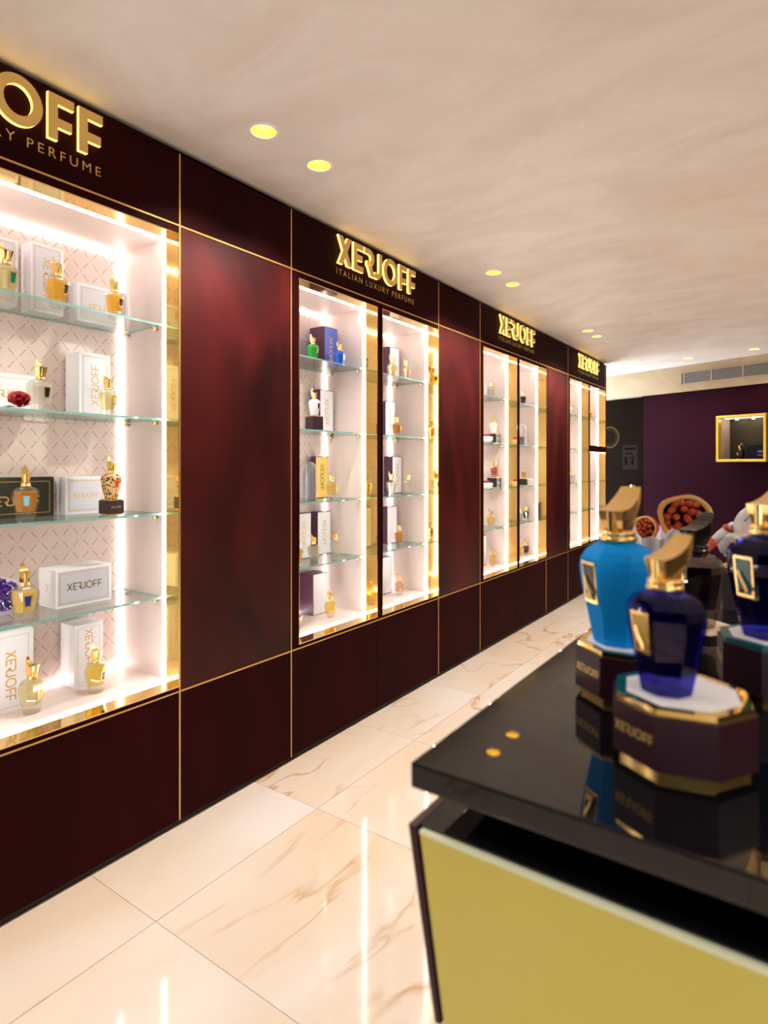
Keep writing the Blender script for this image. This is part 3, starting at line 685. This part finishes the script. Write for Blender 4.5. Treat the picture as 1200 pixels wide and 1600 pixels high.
carton('white landscape carton behind the red rose, second shelf of the nearest cabinet', 1, -60, -40, 60, 577, -2.215, 'white', 'white', 'h', tz=.47)
bot(63, -2.10, 1, .175, 'clear perfume bottle with brown plaque, right of the red rose', 'clear', plq='dark', facing=10)
carton('tall white carton with upward gold XERJOFF, second shelf of the nearest cabinet', 1, 101, 124, 172, 549, -2.19, 'white', 'face', 'u')
bot(169, -2.08, 1, .155, 'pale yellow perfume bottle with gold plaque, right end of the second shelf', 'pale', plq='gold', facing=15)

carton('dark green landscape carton with gold print, third shelf of the nearest cabinet', 2, -60, -50, 84, 747, -2.225, greenbox, greenbox, 'h', tz=.42)
bot(40, -2.13, 2, .182, 'amber perfume bottle with sky blue plaque in front of the dark green carton', 'deep', plq='sky', facing=-20)
g = carton('white landscape carton with pink border and gold XERJOFF, third shelf', 2, 85, 102, 165, 745, -2.225, 'white', 'face', 'h', tz=.5)
def plinth(px, X, sh, w, h, label, mat='plinth', txt=True, facing=0):
    Y = inside(onX(px, 700, X).y, w * .55)
    t = thing('bottle_plinth', label, 'plinth', (X, Y, SH[sh] + .0004), R(facing + 90), 'dark plinths under bottles')
    obj('block', mesh('block', *boxes([(-w / 2, w / 2, -w / 2, w / 2, .005, h - .005)]), [M[mat]]), t)
    for z_ in (0, h - .005): obj('gold_edge', mesh('gold_edge', *boxes([(-w * .44, w * .44, -w * .44, w * .44, z_, z_ + .005)]), [M['goldtrim']]), t)
    if txt: logo(t, (0, -w / 2 - .0001, h * .5), w * .62 / LOGO_W, M['goldprint'])
    return X, Y, h
X, Y, h = plinth(174, -2.10, 2, .062, .058, 'dark plum plinth with gold edges carrying the leopard print bottle')
bottle('leopard print perfume bottle with red plaque on a dark plinth', (X, Y, SH[2] + h + .0008), 8, .155, None, 'leopard', 'red')

bot(38, -2.075, 3, .183, 'gold perfume bottle with royal blue plaque beside the amethyst', 'gold', plq='blue', facing=-8)
carton('white landscape carton with dark gold XERJOFF and X on its side, fourth shelf', 3, 61, 87, 174, 892, -2.135, 'white', pr('lilac_grey_face', (198, 196, 208), .35), 'h', 'goldprintd', xmark=True, tz=.52)
carton('tall white carton with vertical gold XERJOFF at the left edge, niche floor', 4, -40, -20, 52, 995, -2.16, 'white', 'white', 'd', tz=.45)
bot(50, -2.10, 4, .182, 'pale champagne perfume bottle in front of left tall carton, niche floor', 'pale', plq='gold', facing=20)
carton('tall white carton with vertical gold XERJOFF right of centre, niche floor', 4, 91, 116, 161, 979, -2.19, 'white', 'white', 'd', tz=.6)
bot(150, -2.10, 4, .172, 'golden yellow perfume bottle with black plaque, right on the niche floor', 'yellow', plq='black', facing=15)

# rose on the second shelf
rx = -2.075; ry = onX(31, 625, rx).y
ro = thing('rose', 'dark red rose head lying on the glass shelf before a white carton', 'flower', (rx, ry, SH[1] + .0005), R(58))
petal_mat = pr('crimson_petal', (150, 8, 30), .6, noise=.25, nscale=40); leaf_mat = pr('rose_leaf', (38, 74, 34), .6)
for k in range(11):
    a = k * 2.4; rr = .006 + .0017 * k; hgt = .046 - .0018 * k; V, F = [], []
    for i in range(6):
        for j in range(5):
            u = (i / 5 - .5) * 1.9; v = j / 4; r_ = rr * (.55 + .75 * v ** .7) + (.006 * v ** 4 if k > 4 else 0)
            V.append((r_ * math.cos(a + u), r_ * math.sin(a + u), v * hgt * (1 - .22 * (2 * abs(i / 5 - .5)) ** 2)))
    for i in range(5):
        for j in range(4): F.append((i * 5 + j, (i + 1) * 5 + j, (i + 1) * 5 + j + 1, i * 5 + j + 1))
    o = obj('petal', mesh('petal', V, F, [petal_mat], smooth=True), ro, None, (0, 0, .016), (R(52), R(8), 0)); o.modifiers.new('solid', 'SOLIDIFY').thickness = .0008
for s, dx in ((1, -.030), (-1, -.022)):
    V = [(0, 0, .003), (-.012, s * .007, .006), (-.026, s * .004, .004), (-.034, s * .001, .002), (-.024, -s * .006, .003), (-.010, -s * .007, .004)]
    o = obj('leaf', mesh('leaf', V, [(0, 1, 2, 3, 4, 5)], [leaf_mat]), ro, None, (dx * .5, s * .012, .004)); o.modifiers.new('solid', 'SOLIDIFY').thickness = .001

# amethyst geode on the fourth shelf
ax = -2.20; ay = 0.912
am = thing('amethyst_geode', 'dark purple amethyst geode with sparkling crystals at the left picture edge', 'crystal', (ax, ay, SH[3] + .0005), R(90))
bm = bmesh.new(); bmesh.ops.create_icosphere(bm, subdivisions=3, radius=1)
for v in bm.verts:
    k = 1 + .12 * math.sin(7 * v.co.x + 3 * v.co.z) * math.cos(5 * v.co.y); v.co = Vector((v.co.x * .062 * k, v.co.y * .03 * k, max(max(v.co.z, -.93) * .068 * k + .064, .0005)))
me = bpy.data.meshes.new('rock'); bm.to_mesh(me); bm.free(); me.materials.append(pr('lilac_rock', (186, 170, 196), .7, noise=.2, nscale=60)); obj('rock', me, am)
cr_mat = pr('amethyst', (62, 24, 112), .12, noise=.5, nscale=90, Specular_IOR_Level=.8); parts = []
for k in range(240):
    a = random.uniform(0, 6.283); rr = math.sqrt(random.random()) * .92
    x, z = .058 * rr * math.cos(a), .068 + .056 * rr * math.sin(a); y = -.03 * math.sqrt(max(0, 1 - rr * rr)) - .001
    s_ = random.uniform(.004, .009); hh = random.uniform(.006, .014)
    d = Vector((x * 4 + random.uniform(-.3, .3), -1, (z - .064) * 4 + random.uniform(-.3, .3))).normalized(); q = d.to_track_quat('Z', 'Y')
    V, F = lathe([(s_, -.006), (s_, hh * .45), (s_ * .08, hh)], 6); parts.append(([tuple(q @ Vector(v) + Vector((x, y, z))) for v in V], F))
cr = obj('crystals', mesh('crystals', *join(parts), [cr_mat]), am); cr['kind'] = 'stuff'

# --- second cabinet, left niche
carton('grey plum carton behind the green bottle, top shelf of the second cabinet', 0, 455, 466, 489, 528, -2.24, greybox, greybox, None, border=False)
bot(489, -2.10, 0, .142, 'bright green perfume bottle with gold cap on the top shelf', solid='green', plq='gold', facing=8)
carton('tall plum carton with royal blue front and gold lettering, top shelf', 0, 484, 507, 527, 509, -2.17, 'purplebox', bluface, 'd', tz=.45, border=False)
bot(531, -2.10, 0, .142, 'royal blue perfume bottle with gold cap, right end of top shelf', solid='blue', plq='gold', facing=8)
carton('plum carton with white front behind the silver bottle, second shelf', 1, 476, 500, 521, 608, -2.22, 'purplebox', 'white', 'd', border=False)
X, Y, h = plinth(491, -2.10, 1, .066, .078, 'tall dark plum plinth under the silver marbled bottle', txt=False, facing=-14)
bottle('silver marbled perfume bottle standing on a tall dark plinth', (X, Y, SH[1] + h + .0008), 8, .142, None, 'silver', 'black')
carton('plum carton with yellow gold front, third shelf, beside the glass cloche', 2, 469, 493, 513, 713, -2.225, 'purplebox', goldfaceb, 'd', 'goldprintd', border=False)
def cloche(px, X, sh, s, label, mat='cloche'):
    Y = inside(onX(px, 700, X).y, .052 * s)
    t = thing('glass_cloche', label, 'cloche', (X, Y, SH[sh] + .0004), 0, None, s)
    pf = [(.047, .004), (.047, .15), (.045, .165), (.038, .18), (.026, .19), (.012, .195)]
    d = obj('dome', mesh('dome', *lathe(pf + [(r_ - .0022, z_ - .001) for r_, z_ in pf[::-1]], 32, False, False), [M[mat]], smooth=True), t)
    obj('knob', mesh('knob', *lathe([(.006, .192), (.005, .2), (.010, .206), (.014, .216), (.012, .227), (.005, .233)], 20), [M[mat]], smooth=True), t)
    obj('rim', mesh('rim', *lathe([(.044, 0), (.050, 0), (.051, .004), (.047, .007)], 32), [M['bglass']], smooth=True), t)
    return X, Y
cloche(481, -2.13, 2, 1.03, 'clear glass cloche with ball knob on the third shelf')
bot(519, -2.115, 2, .148, 'solid gold perfume bottle before the yellow gold carton', 'gold', plq='gold', facing=12)
carton('white fronted carton at the left of the fourth shelf, second cabinet', 3, 452, 462, 486, 803, -2.21, 'purplebox', 'white', 'd', border=False)
carton('plum sided carton with white front, right on the fourth shelf', 3, 485, 496, 517, 800, -2.235, 'purplebox', 'white', 'd', border=False)
bot(464, -2.10, 3, .145, 'gold capped perfume bottle half hidden by the cabinet edge, fourth shelf', 'gold', plq='gold', facing=10)
bot(490, -2.11, 3, .148, 'clear perfume bottle with gold plaque before the white fronted cartons', 'clear', plq='gold', facing=25)
bot(524, -2.14, 3, .142, 'clear perfume bottle alone at the right end of the fourth shelf', 'clear', plq='gold', facing=25)
carton('large plum carton on the niche floor of the second cabinet', 4, 452, 489, 511, 898, -2.19, 'purplebox', 'white', None, border=False)
bot(516, -2.10, 4, .148, 'small yellow perfume bottle before the large plum carton, niche floor', 'yellow', plq='gold', facing=15)
bot(463, -2.09, 4, .13, 'orange tinted perfume bottle at the cabinet edge, niche floor', 'orange', plq='gold', facing=10)
# --- second cabinet, right niche
carton('plum carton with white front, top shelf of the slimmer right niche', 0, 592, 609, 624, 541, -2.20, 'purplebox', 'white', None, border=False)
bot(612, -2.11, 0, .15, 'gold perfume bottle in front of the carton, right niche top shelf', 'gold', plq='black', facing=25)
bot(634, -2.08, 0, .142, 'clear perfume bottle beside the gold one, right niche top shelf', 'rosewater', plq='gold', facing=20)
carton('plum carton with white front, second shelf of right niche', 1, 590, 602, 617, 626, -2.20, 'purplebox', 'white', 'd', border=False)
bot(620, -2.10, 1, .142, 'amber perfume bottle, second shelf of the right niche', 'deep', plq='gold', facing=20)
carton('plum carton with white front, third shelf of right niche', 2, 600, 613, 629, 713, -2.20, 'purplebox', 'white', 'd', border=False)
bot(611, -2.10, 2, .148, 'clear perfume bottle before the plum carton, third shelf of right niche', 'clear', plq='black', facing=25)
bot(637, -2.10, 2, .142, 'clear perfume bottle standing alone right, third shelf of right niche', 'clear', plq='gold', facing=20)
carton('plum carton with white front, fourth shelf of right niche', 3, 590, 605, 620, 792, -2.19, 'purplebox', 'white', None, border=False)
bot(624, -2.10, 3, .142, 'dark amber perfume bottle, fourth shelf of right niche', 'deep', plq='dark', facing=20)
carton('white carton with plum edges on the right niche floor', 4, 585, 594, 612, 872, -2.19, 'purplebox', 'white', None, border=False)
bot(624, -2.11, 4, .145, 'peach perfume bottle on the right niche floor, second cabinet', 'rosewater', plq='gold', facing=20)
# --- third cabinet
carton('white carton at the edge of the third cabinet, top shelf', 0, 748, 752, 761, 597, -2.18, 'white', 'face', None, border=False)
bot(768, -2.09, 0, .145, 'clear perfume bottle, top shelf of the third cabinet', 'clear', plq='gold', facing=20)
X, Y, h = plinth(771, -2.10, 1, .085, .082, 'black plinth under the white bottle, third cabinet', 'black')
bottle('white perfume bottle on a black plinth, third cabinet second shelf', (X, Y, SH[1] + h + .0008), 10, .145, None, 'white', 'gold')
X, Y, h = plinth(774, -2.10, 2, .085, .085, 'black plinth under the orange bottle, third cabinet', 'black')
bottle('burnt orange perfume bottle on a black plinth, third cabinet third shelf', (X, Y, SH[2] + h + .0008), 10, .15, 'orange', None, 'gold')
def dish(px, X, sh, label):
    Y = inside(onX(px, 700, X).y, .051)
    t = thing('flower_dish', label, 'dish', (X, Y, SH[sh] + .0004), R(90))
    obj('bowl', mesh('bowl', *lathe([(.03, 0), (.043, .006), (.05, .022), (.05, .04), (.044, .046), (.02, .047)], 20), [M['whitegloss']], smooth=True), t)
    for k in range(5):
        V, F = lathe([(.006, 0), (.014, .006), (.013, .016), (.004, .02)], 9); a = k * 1.256
        obj('petal', mesh('petal', V, F, [petal_mat if k else pr('scarlet_petal', (220, 40, 40), .5)], smooth=True), t, None, (.016 * math.cos(a), .016 * math.sin(a), .044))
dish(760, -2.05, 1, 'white dish with red petals beside the white bottle')
dish(760, -2.05, 2, 'white dish with red petals beside the orange bottle')
carton('flat plum carton behind a gold bottle, third cabinet fourth shelf', 3, 748, 755, 774, 797, -2.20, 'purplebox', 'purplebox', None, border=False)
bot(767, -2.10, 3, .155, 'golden perfume bottle before the flat plum carton, third cabinet', 'gold', plq='dark', facing=10)
carton('white carton at the edge of the third cabinet, niche floor', 4, 746, 750, 760, 838, -2.16, 'purplebox', 'white', None, border=False)
bot(770, -2.10, 4, .145, 'pale gold perfume bottle on the third cabinet left niche floor', 'gold', plq='gold', facing=10)
bot(817, -2.09, 0, .145, 'dark amber perfume bottle, top shelf of the third cabinet right niche', 'dark', plq='gold', facing=20)
cloche(814, -2.10, 1, 1.0, 'glass cloche half hidden in the third cabinet right niche')
bk = thing('black_block', 'small black block under the half hidden glass cloche', 'block', (-2.10, inside(onX(814, 700, -2.10).y, .052), SH[1] + .0008), R(90)); obj('block', mesh('block', *boxes([(-.022, .022, -.022, .022, 0, .075), (-.028, .028, -.028, .028, 0, .012)]), [M['black']]), bk)
X, Y, h = plinth(818.5, -2.10, 2, .066, .066, 'black plinth in the third cabinet right niche', 'black', txt=False)
bottle('small white perfume bottle on a black plinth, right niche of third cabinet', (X, Y, SH[2] + h + .0008), 10, .105, 'rosewater', None, 'gold')
wc = thing('white_canister', 'small white lidded canister beside the black plinth', 'canister', (-2.06, onX(827, 700, -2.06).y, SH[2] + .0004)); obj('body', mesh('body', *lathe([(.026, 0), (.03, .004), (.03, .045)], 20), [M['whitegloss']], smooth=False), wc); obj('lid', mesh('lid', *lathe([(.031, .045), (.031, .056), (.024, .062)], 20), [M['whitegloss']]), wc)
bot(822, -2.10, 3, .145, 'black and amber perfume bottle, fourth shelf of third cabinet right niche', 'dark', plq='gold', facing=15)
bot(812, -2.10, 3, .14, 'clear perfume bottle cut by the mullion, third cabinet fourth shelf', 'clear', plq='black', facing=15)
bot(825, -2.10, 4, .15, 'dark brown perfume bottle on the third cabinet right niche floor', 'dark', plq='gold', facing=10)
bot(812, -2.09, 4, .145, 'gold perfume bottle cut by the mullion, third cabinet niche floor', 'gold', plq='gold', facing=10)
# --- fourth cabinet
bot(891, -2.09, 0, .145, 'white perfume bottle on the top shelf of the farthest cabinet', solid='white', plq='red', facing=10)
bot(894, -2.08, 2, .15, 'black capped clear perfume bottle in the farthest cabinet', 'clear', plq='black', facing=10)
carton('small white framed card in the farthest cabinet', 3, 883, 885, 894, 783, -2.16, 'plinth', 'white', None, border=False, depth=.02)
bot(924, -2.09, 0, .145, 'amber perfume bottle in the upper split niche, farthest cabinet', 'amber', plq='gold', facing=10)
# bottle in the display case on the back wall
p = bpt(uA + .185, zA + .0125, 0.13)
bottle('dark navy perfume bottle beside the navy box in the gold framed case', p, math.degrees(math.atan2(BN.y, BN.x)) - 20, .19, None, 'black', 'gold')

# ------------------------------------------------------------------ island counter
CT = 1.06
cX0, cX1, cY0, cY1 = -0.318, 0.75, 0.500, 1.62
ct = thing('island_counter', 'island counter with polished black top and gold glass front', 'counter', ((cX0 + cX1) / 2, (cY0 + cY1) / 2, 0))
bx('counter_top', (cX0, cX1, cY0, cY1, CT - .025, CT), M['blackgloss'], ct, .002)
bx('neck', (cX0 + .085, cX1 - .085, cY0 + .085, cY1 - .085, .992, CT - .025), M['blackgloss'], ct)
ZBT = 0.9975; TP = .09
def frustum(x0, x1, y0, y1, z0, z1, tp):
    e = tp * (z1 - z0)
    return [(x0 + e, y0 + e, z0), (x1 - e, y0 + e, z0), (x1 - e, y1 - e, z0), (x0 + e, y1 - e, z0), (x0, y0, z1), (x1, y0, z1), (x1, y1, z1), (x0, y1, z1)], BF
o = ct.location
V, F = frustum(cX0 + .004, cX1 - .004, cY0 + .008, cY1 - .008, 0.08, ZBT, TP)
ob = obj('body', mesh('body', [(v[0] - o.x, v[1] - o.y, v[2]) for v in V], F, [M['blackgloss']]), ct)
def fpanel(name, u0, u1, z0, z1, out, th, mat):
    """slab on the sloping front face"""
    V = []
    for d in (out + th, out):
        for zz_, e in ((z0, TP * (ZBT - z0)), (z1, TP * (ZBT - z1))):
            for uu in (u0 + e, u1 - e): V.append((uu - o.x, cY0 + .008 + e - d - o.y, zz_))
    return obj(name, mesh(name, V, [(0, 1, 3, 2), (4, 6, 7, 5), (0, 4, 5, 1), (2, 3, 7, 6), (0, 2, 6, 4), (1, 5, 7, 3)], [mat]), ct)
gp = fpanel('front_panel', cX0 + .009, cX1 - .009, 0.09, ZBT - .006, .0002, .006, M['goldpanel'])
fpanel('panel_rim', cX0 + .009, cX1 - .009, ZBT - .006, ZBT - .0025, .0002, .0063, M['panelrim'])
# dark side cheek at the left of the gold panel
V = []
for zz_ in (0.80, ZBT + .0005):
    e = TP * (ZBT - zz_)
    V += [(cX0 - .003 + e * 1.1, cY0 + .001 + e, zz_), (cX0 + .005 + e, cY0 + .001 + e, zz_), (cX0 + .005 + e, cY1 - .001 - e, zz_), (cX0 - .003 + e * 1.1, cY1 - .001 - e, zz_)]
obj('side_cheek', mesh('side_cheek', [(v[0] - o.x, v[1] - o.y, v[2]) for v in V], BF, [M['stand']]), ct)
bx('plinth', (cX0 + .13, cX1 - .13, cY0 + .13, cY1 - .13, 0.0, .08), M['black'], ct)

# octagonal display stands
AP = .0628
def octa(ap, z0, z1):
    k = math.tan(math.pi / 8); pts = [(-k, -1), (k, -1), (1, -k), (1, k), (k, 1), (-k, 1), (-1, k), (-1, -k)]
    return loft([[(x * ap, y * ap, z) for x, y in pts] for z in (z0, z1)])
def stand(label, x, y, facing, h=.066, card='white', edge='gold'):
    t = thing('display_stand', label, 'display stand', (x, y, CT), R(facing + 90), 'octagonal stands on the counter')
    obj('foot', mesh('foot', *octa(AP * .90, .0, .009), [M['gold']]), t)
    obj('block', mesh('block', *octa(AP, .009, h - .007), [M['stand']]), t)
    obj('gold_rim', mesh('gold_rim', *octa(AP * .95, h - .007, h - .0005), [M[edge]]), t)
    obj('top_card', mesh('top_card', *octa(AP * .80, h - .0005, h), [M[card]]), t)
    logo(t, (0, -AP - .0001, .0125 + (h - .02) * .5), .0092, M['goldprint'], bold=True)
    return CT + h
GLASSN = pr('navy_glass', (20, 16, 74), .04, 0, Transmission_Weight=.55, IOR=1.45, Coat_Weight=.4)
GLASSD = clearglass('blue_tinted_glass', (120, 120, 230), .035)
NAVL = pr('navy_liquid', (12, 9, 52), .08, 0, Transmission_Weight=.25, Specular_IOR_Level=.2)
BLKG = clearglass('smoked_clear_glass', (205, 196, 188), .14)
BLKL = pr('black_liquid', (12, 12, 20), .08)
BLKCAP = pr('black_gloss_cap', (12, 13, 13), .16)
def big(label, x, y, z, facing, hb, kind):
    t = thing('perfume_bottle', label, 'perfume bottle', (x, y, z + .0004), R(facing + 90), 'bottles on the counter', hb)
    cm = BLKCAP if kind == 'black' else M['goldcap']
    if kind == 'azure': obj('body', B_BODY, t, SOLID['azure'])
    elif kind == 'navy':
        b = obj('body', B_BODY, t, GLASSD); obj('liquid', B_LIQF, b, NAVL); obj('glass_base', B_BASE, b, M['bglass'])
    else:
        b = obj('body', B_BODY, t, BLKG); obj('liquid', B_LIQ, b, BLKL)
    obj('collar', B_COLLAR, t, cm); obj('cap', B_CAP, t, cm, rot=(0, 0, R(25) if kind == 'azure' else 0), scale=(.84, .84, 1))
    p = obj('plaque', B_PLQV, t, M['goldcap'])
    if kind != 'black':
        obj('inlay', B_PLQVI, p, {'azure': PQ['dark'], 'navy': M['goldprint']}[kind] if label.find('teal') < 0 else M['teal'])
        obj('emblem', B_SW, p, M['goldcap']); obj('emblem_foot', B_FOOT, p, M['goldcap'])
    return t
z = stand('aubergine octagonal stand with gold lettering at front, white top card', -.103, .664, -122)
big('dark navy glass perfume bottle with gold plaque, foremost on the counter', -.116, .655, z, -122, .1015, 'navy')
z = stand('aubergine octagonal stand with gold lettering under the azure bottle', -.184, .811, -130)
big('matte azure blue perfume bottle with gold cap on the counter', -.197, .801, z, -130, .129, 'azure')
z = stand('aubergine octagonal stand at the right picture edge', -.034, .930, -167, .07, edge='tealcard')
big('navy perfume bottle with teal and gold plaque at the right edge', -.041, .925, z, -126, .131, 'navy')
pd = thing('bottle_pad', 'pale beige octagonal pad under the black capped bottle', 'pad', (-.161, 1.181, CT), R(-40)); obj('pad', mesh('pad', *octa(.062, 0, .009), [M['black']]), pd); obj('top_card', mesh('top_card', *octa(.060, .009, .0105), [pr('beige_card', (226, 196, 166), .5)]), pd)
big('smoked glass perfume bottle with black fin cap, behind the navy one', -.161, 1.181, CT + .0105, -122, .129, 'black')

# pomegranate display in a printed paper pouch
px_, py_ = -.272, 1.458
po = thing('paper_pouch', 'crumpled white paper pouch printed with XERJOFF lettering', 'pouch', (px_, py_, CT + .0005))
V, F = [], []; N = 56; prof = [(.036, 0), (.047, .03), (.060, .075), (.070, .115), (.080, .142)]
for r_, z_ in prof + [(r_ - .003, z_) for r_, z_ in prof[::-1]]:
    for i in range(N):
        a = 2 * math.pi * i / N; k = 1 + (.055 if i % 4 < 2 else -.045) * (z_ / .145) + .03 * math.sin(3 * a + 1)
        V.append((r_ * k * math.cos(a), r_ * k * math.sin(a), z_ + (.010 * math.sin(5 * a) + .006 * math.sin(11 * a)) * (z_ / .145) ** 3))
K = 2 * len(prof)
for j in range(K - 1):
    for i in range(N): F.append((j * N + i, j * N + (i + 1) % N, (j + 1) * N + (i + 1) % N, (j + 1) * N + i))
F.append(tuple(range(N - 1, -1, -1)))
pouch_o = obj('paper', mesh('paper', V, F, [pr('white_tissue', (238, 238, 252), .7)]), po)
pprint = pr('lilac_grey_print', (150, 140, 150), .6)
for k in range(7):
    a = R(-170 + 24 * k); z_ = .088; r_ = .0715
    logo(pouch_o, (r_ * math.cos(a), r_ * math.sin(a), z_), .0105, pprint, R(90), a + R(90), tilt=R(-14))
def pomegranate(label, x, y, z, s, facing, nseed, tilt=-8):
    t = thing('pomegranate', label, 'fruit', (x, y, z), R(facing + 90), 'opened pomegranates', s)
    rind = pr('pomegranate_rind', (186, 60, 40), .4, noise=.3, nscale=30); pith = pr('pomegranate_pith', (232, 178, 96), .6, noise=.15, nscale=50); sm = pr('pomegranate_seed', (176, 62, 28), .15, noise=.5, nscale=1.2)
    n = 28; rings = [(.02, .98), (.35, .94), (.6, .8), (.8, .6), (.94, .34), (1.0, .05), (.985, -.05)]
    V, F = [], []
    for r_, d in rings + [(.80, -.02), (.78, .12), (.66, .4), (.4, .62), (.02, .68)]:
        for i in range(n):
            a = 2 * math.pi * i / n; kk = 1 + .05 * math.sin(3 * a) + .03 * math.sin(5 * a + 1); V.append((r_ * kk * math.cos(a), d * .8, r_ * kk * math.sin(a) * .95))
    for j in range(len(rings) + 4):
        for i in range(n): F.append((j * n + i, (j + 1) * n + i, (j + 1) * n + (i + 1) % n, j * n + (i + 1) % n))
    mi = [0 if (f[0] // n) < len(rings) - 1 else (1 if (f[0] // n) < len(rings) + 1 else 2) for f in F]
    tl = (R(-tilt), 0, 0)
    obj('rind', mesh('rind', V, F, [rind, pith, pr('pomegranate_core', (92, 34, 20), .6, noise=.4, nscale=30)], mi, smooth=True), t, None, (0, 0, .9), tl)
    V, F = lathe([(.0, -1), (.6, -.75), (.95, -.1), (.8, .55), (.3, .95), (0, 1)], 9, False, False); sme = mesh('seed', V, F, [sm], smooth=True)
    Mx = Matrix.Rotation(R(-tilt), 3, 'X'); rnd = random.Random(5)
    pts = []
    for q in range(900):
        u, v = rnd.uniform(-.8, .8), rnd.uniform(-.85, .62)
        if u * u + v * v > .5 or any((u - a) ** 2 + (v - b) ** 2 < .056 for a, b in pts): continue
        pts.append((u, v))
        if len(pts) >= nseed: break
    for u, v in pts:
        p = Mx @ Vector((u, .34 - .48 * (1 - u * u - v * v), v)); obj('seed', sme, t, None, (p.x, p.y, p.z + .9), (rnd.uniform(0, 3), rnd.uniform(0, 3), 0), (.165, .165, .20))
    # crown-like torn skin at one side
    return t
camdir = lambda x, y: math.degrees(math.atan2(-y, -x))
pomegranate('large halved pomegranate with glossy red seeds above the paper pouch', -.222, 1.478, CT + .125, .056, camdir(-.25, 1.46) + 12, 34)
pomegranate('smaller torn pomegranate piece at the left in the paper pouch', -.290, 1.412, CT + .126, .030, camdir(-.3, 1.44) - 40, 16, 0)

# dark block with porcelain cup, saucer and beak ornament
bk = thing('dark_pedestal', 'dark aubergine pedestal block behind the bottles carrying porcelain', 'pedestal', (-.080, 1.475, CT), R(20)); obj('block', mesh('block', *boxes([(-.085, .085, -.06, .06, 0, .07), (-.088, .088, -.063, .063, .07, .075)]), [M['stand']]), bk)
zc = CT + .0755
cu = thing('porcelain_cup', 'small white porcelain cup on a gold foot', 'cup', (-.128, 1.456, zc))
obj('gold_foot', mesh('gold_foot', *lathe([(.022, 0), (.022, .003), (.010, .012), (.009, .022), (.016, .026)], 24), [M['gold']], smooth=True), cu)
pf = [(.012, .026), (.022, .032), (.028, .046), (.030, .062), (.031, .070)]
obj('bowl', mesh('bowl', *lathe(pf + [(r_ - .002, z_ + .001) for r_, z_ in pf[::-1]], 28), [M['whitegloss']], smooth=True), cu)
be = thing('beak_ornament', 'red and white pointed beak shaped ornament leaning on the porcelain cup', 'ornament', (-.148, 1.402, zc + .040), 0)
be.scale = (1.35,) * 3
def cone_part(name, a, b, ra, rb, mat):
    a, b = Vector(a), Vector(b); q = (b - a).to_track_quat('Z', 'Y'); V, F = lathe([(ra, 0), ((ra * .55 + rb * .45) * 1.08, (b - a).length * .5), (rb, (b - a).length)], 14)
    return obj(name, mesh(name, [tuple(q @ Vector(v) + a) for v in V], F, [mat], smooth=True), be)
redm = pr('coral_red_glaze', (196, 74, 48), .25)
cone_part('tip', (-.026, .0, -.018), (-.006, .0067, .015), .0006, .0068, redm); cone_part('shaft', (-.006, .0067, .015), (.010, .012, .034), .0065, .0055, M['whitegloss']); cone_part('band', (.008, .0113, .0315), (.0125, .0128, .037), .0066, .0062, redm); cone_part('tail', (.0125, .0128, .037), (.018, .0145, .044), .004, .001, M['whitegloss'])
sa = thing('saucer', 'white porcelain saucer with a gold ring propped upright behind the cup', 'saucer', (-.076, 1.497, zc), R(-10))
pf = [(.0, .0), (.026, .0), (.036, .004), (.052, .011), (.053, .013), (.036, .0065), (.026, .003), (0, .003)]
V, F = lathe(pf, 36, False, False); q = Matrix.Rotation(R(76), 3, 'X')
def tip(V): return [tuple(q @ Vector(v) + Vector((0, 0, .0525 * math.sin(R(76)) + .03))) for v in V]
obj('plate', mesh('plate', tip(V), F, [M['whitegloss']], smooth=True), sa)
obj('gold_ring', mesh('gold_ring', tip(lathe([(.0345, .0062), (.0365, .0070), (.0355, .0075)], 36, False, False)[0]), lathe([(0, 0), (0, 0), (0, 0)], 36, False, False)[1], [M['gold']]), sa)
V, F = lathe([(.004, .0034), (.0015, .0045)], 8); obj('red_motif', mesh('red_motif', tip([(v[0] * .7 - .012, v[1] * 2.2 + .014, v[2]) for v in V]), F, [redm]), sa)
V, F = boxes([(-.02, .02, -.012, .014, 0, .004), (-.018, .018, .006, .010, .004, .055), (-.018, .018, -.012, -.009, .004, .034)]); obj('easel', mesh('easel', V, F, [M['gold']]), sa)
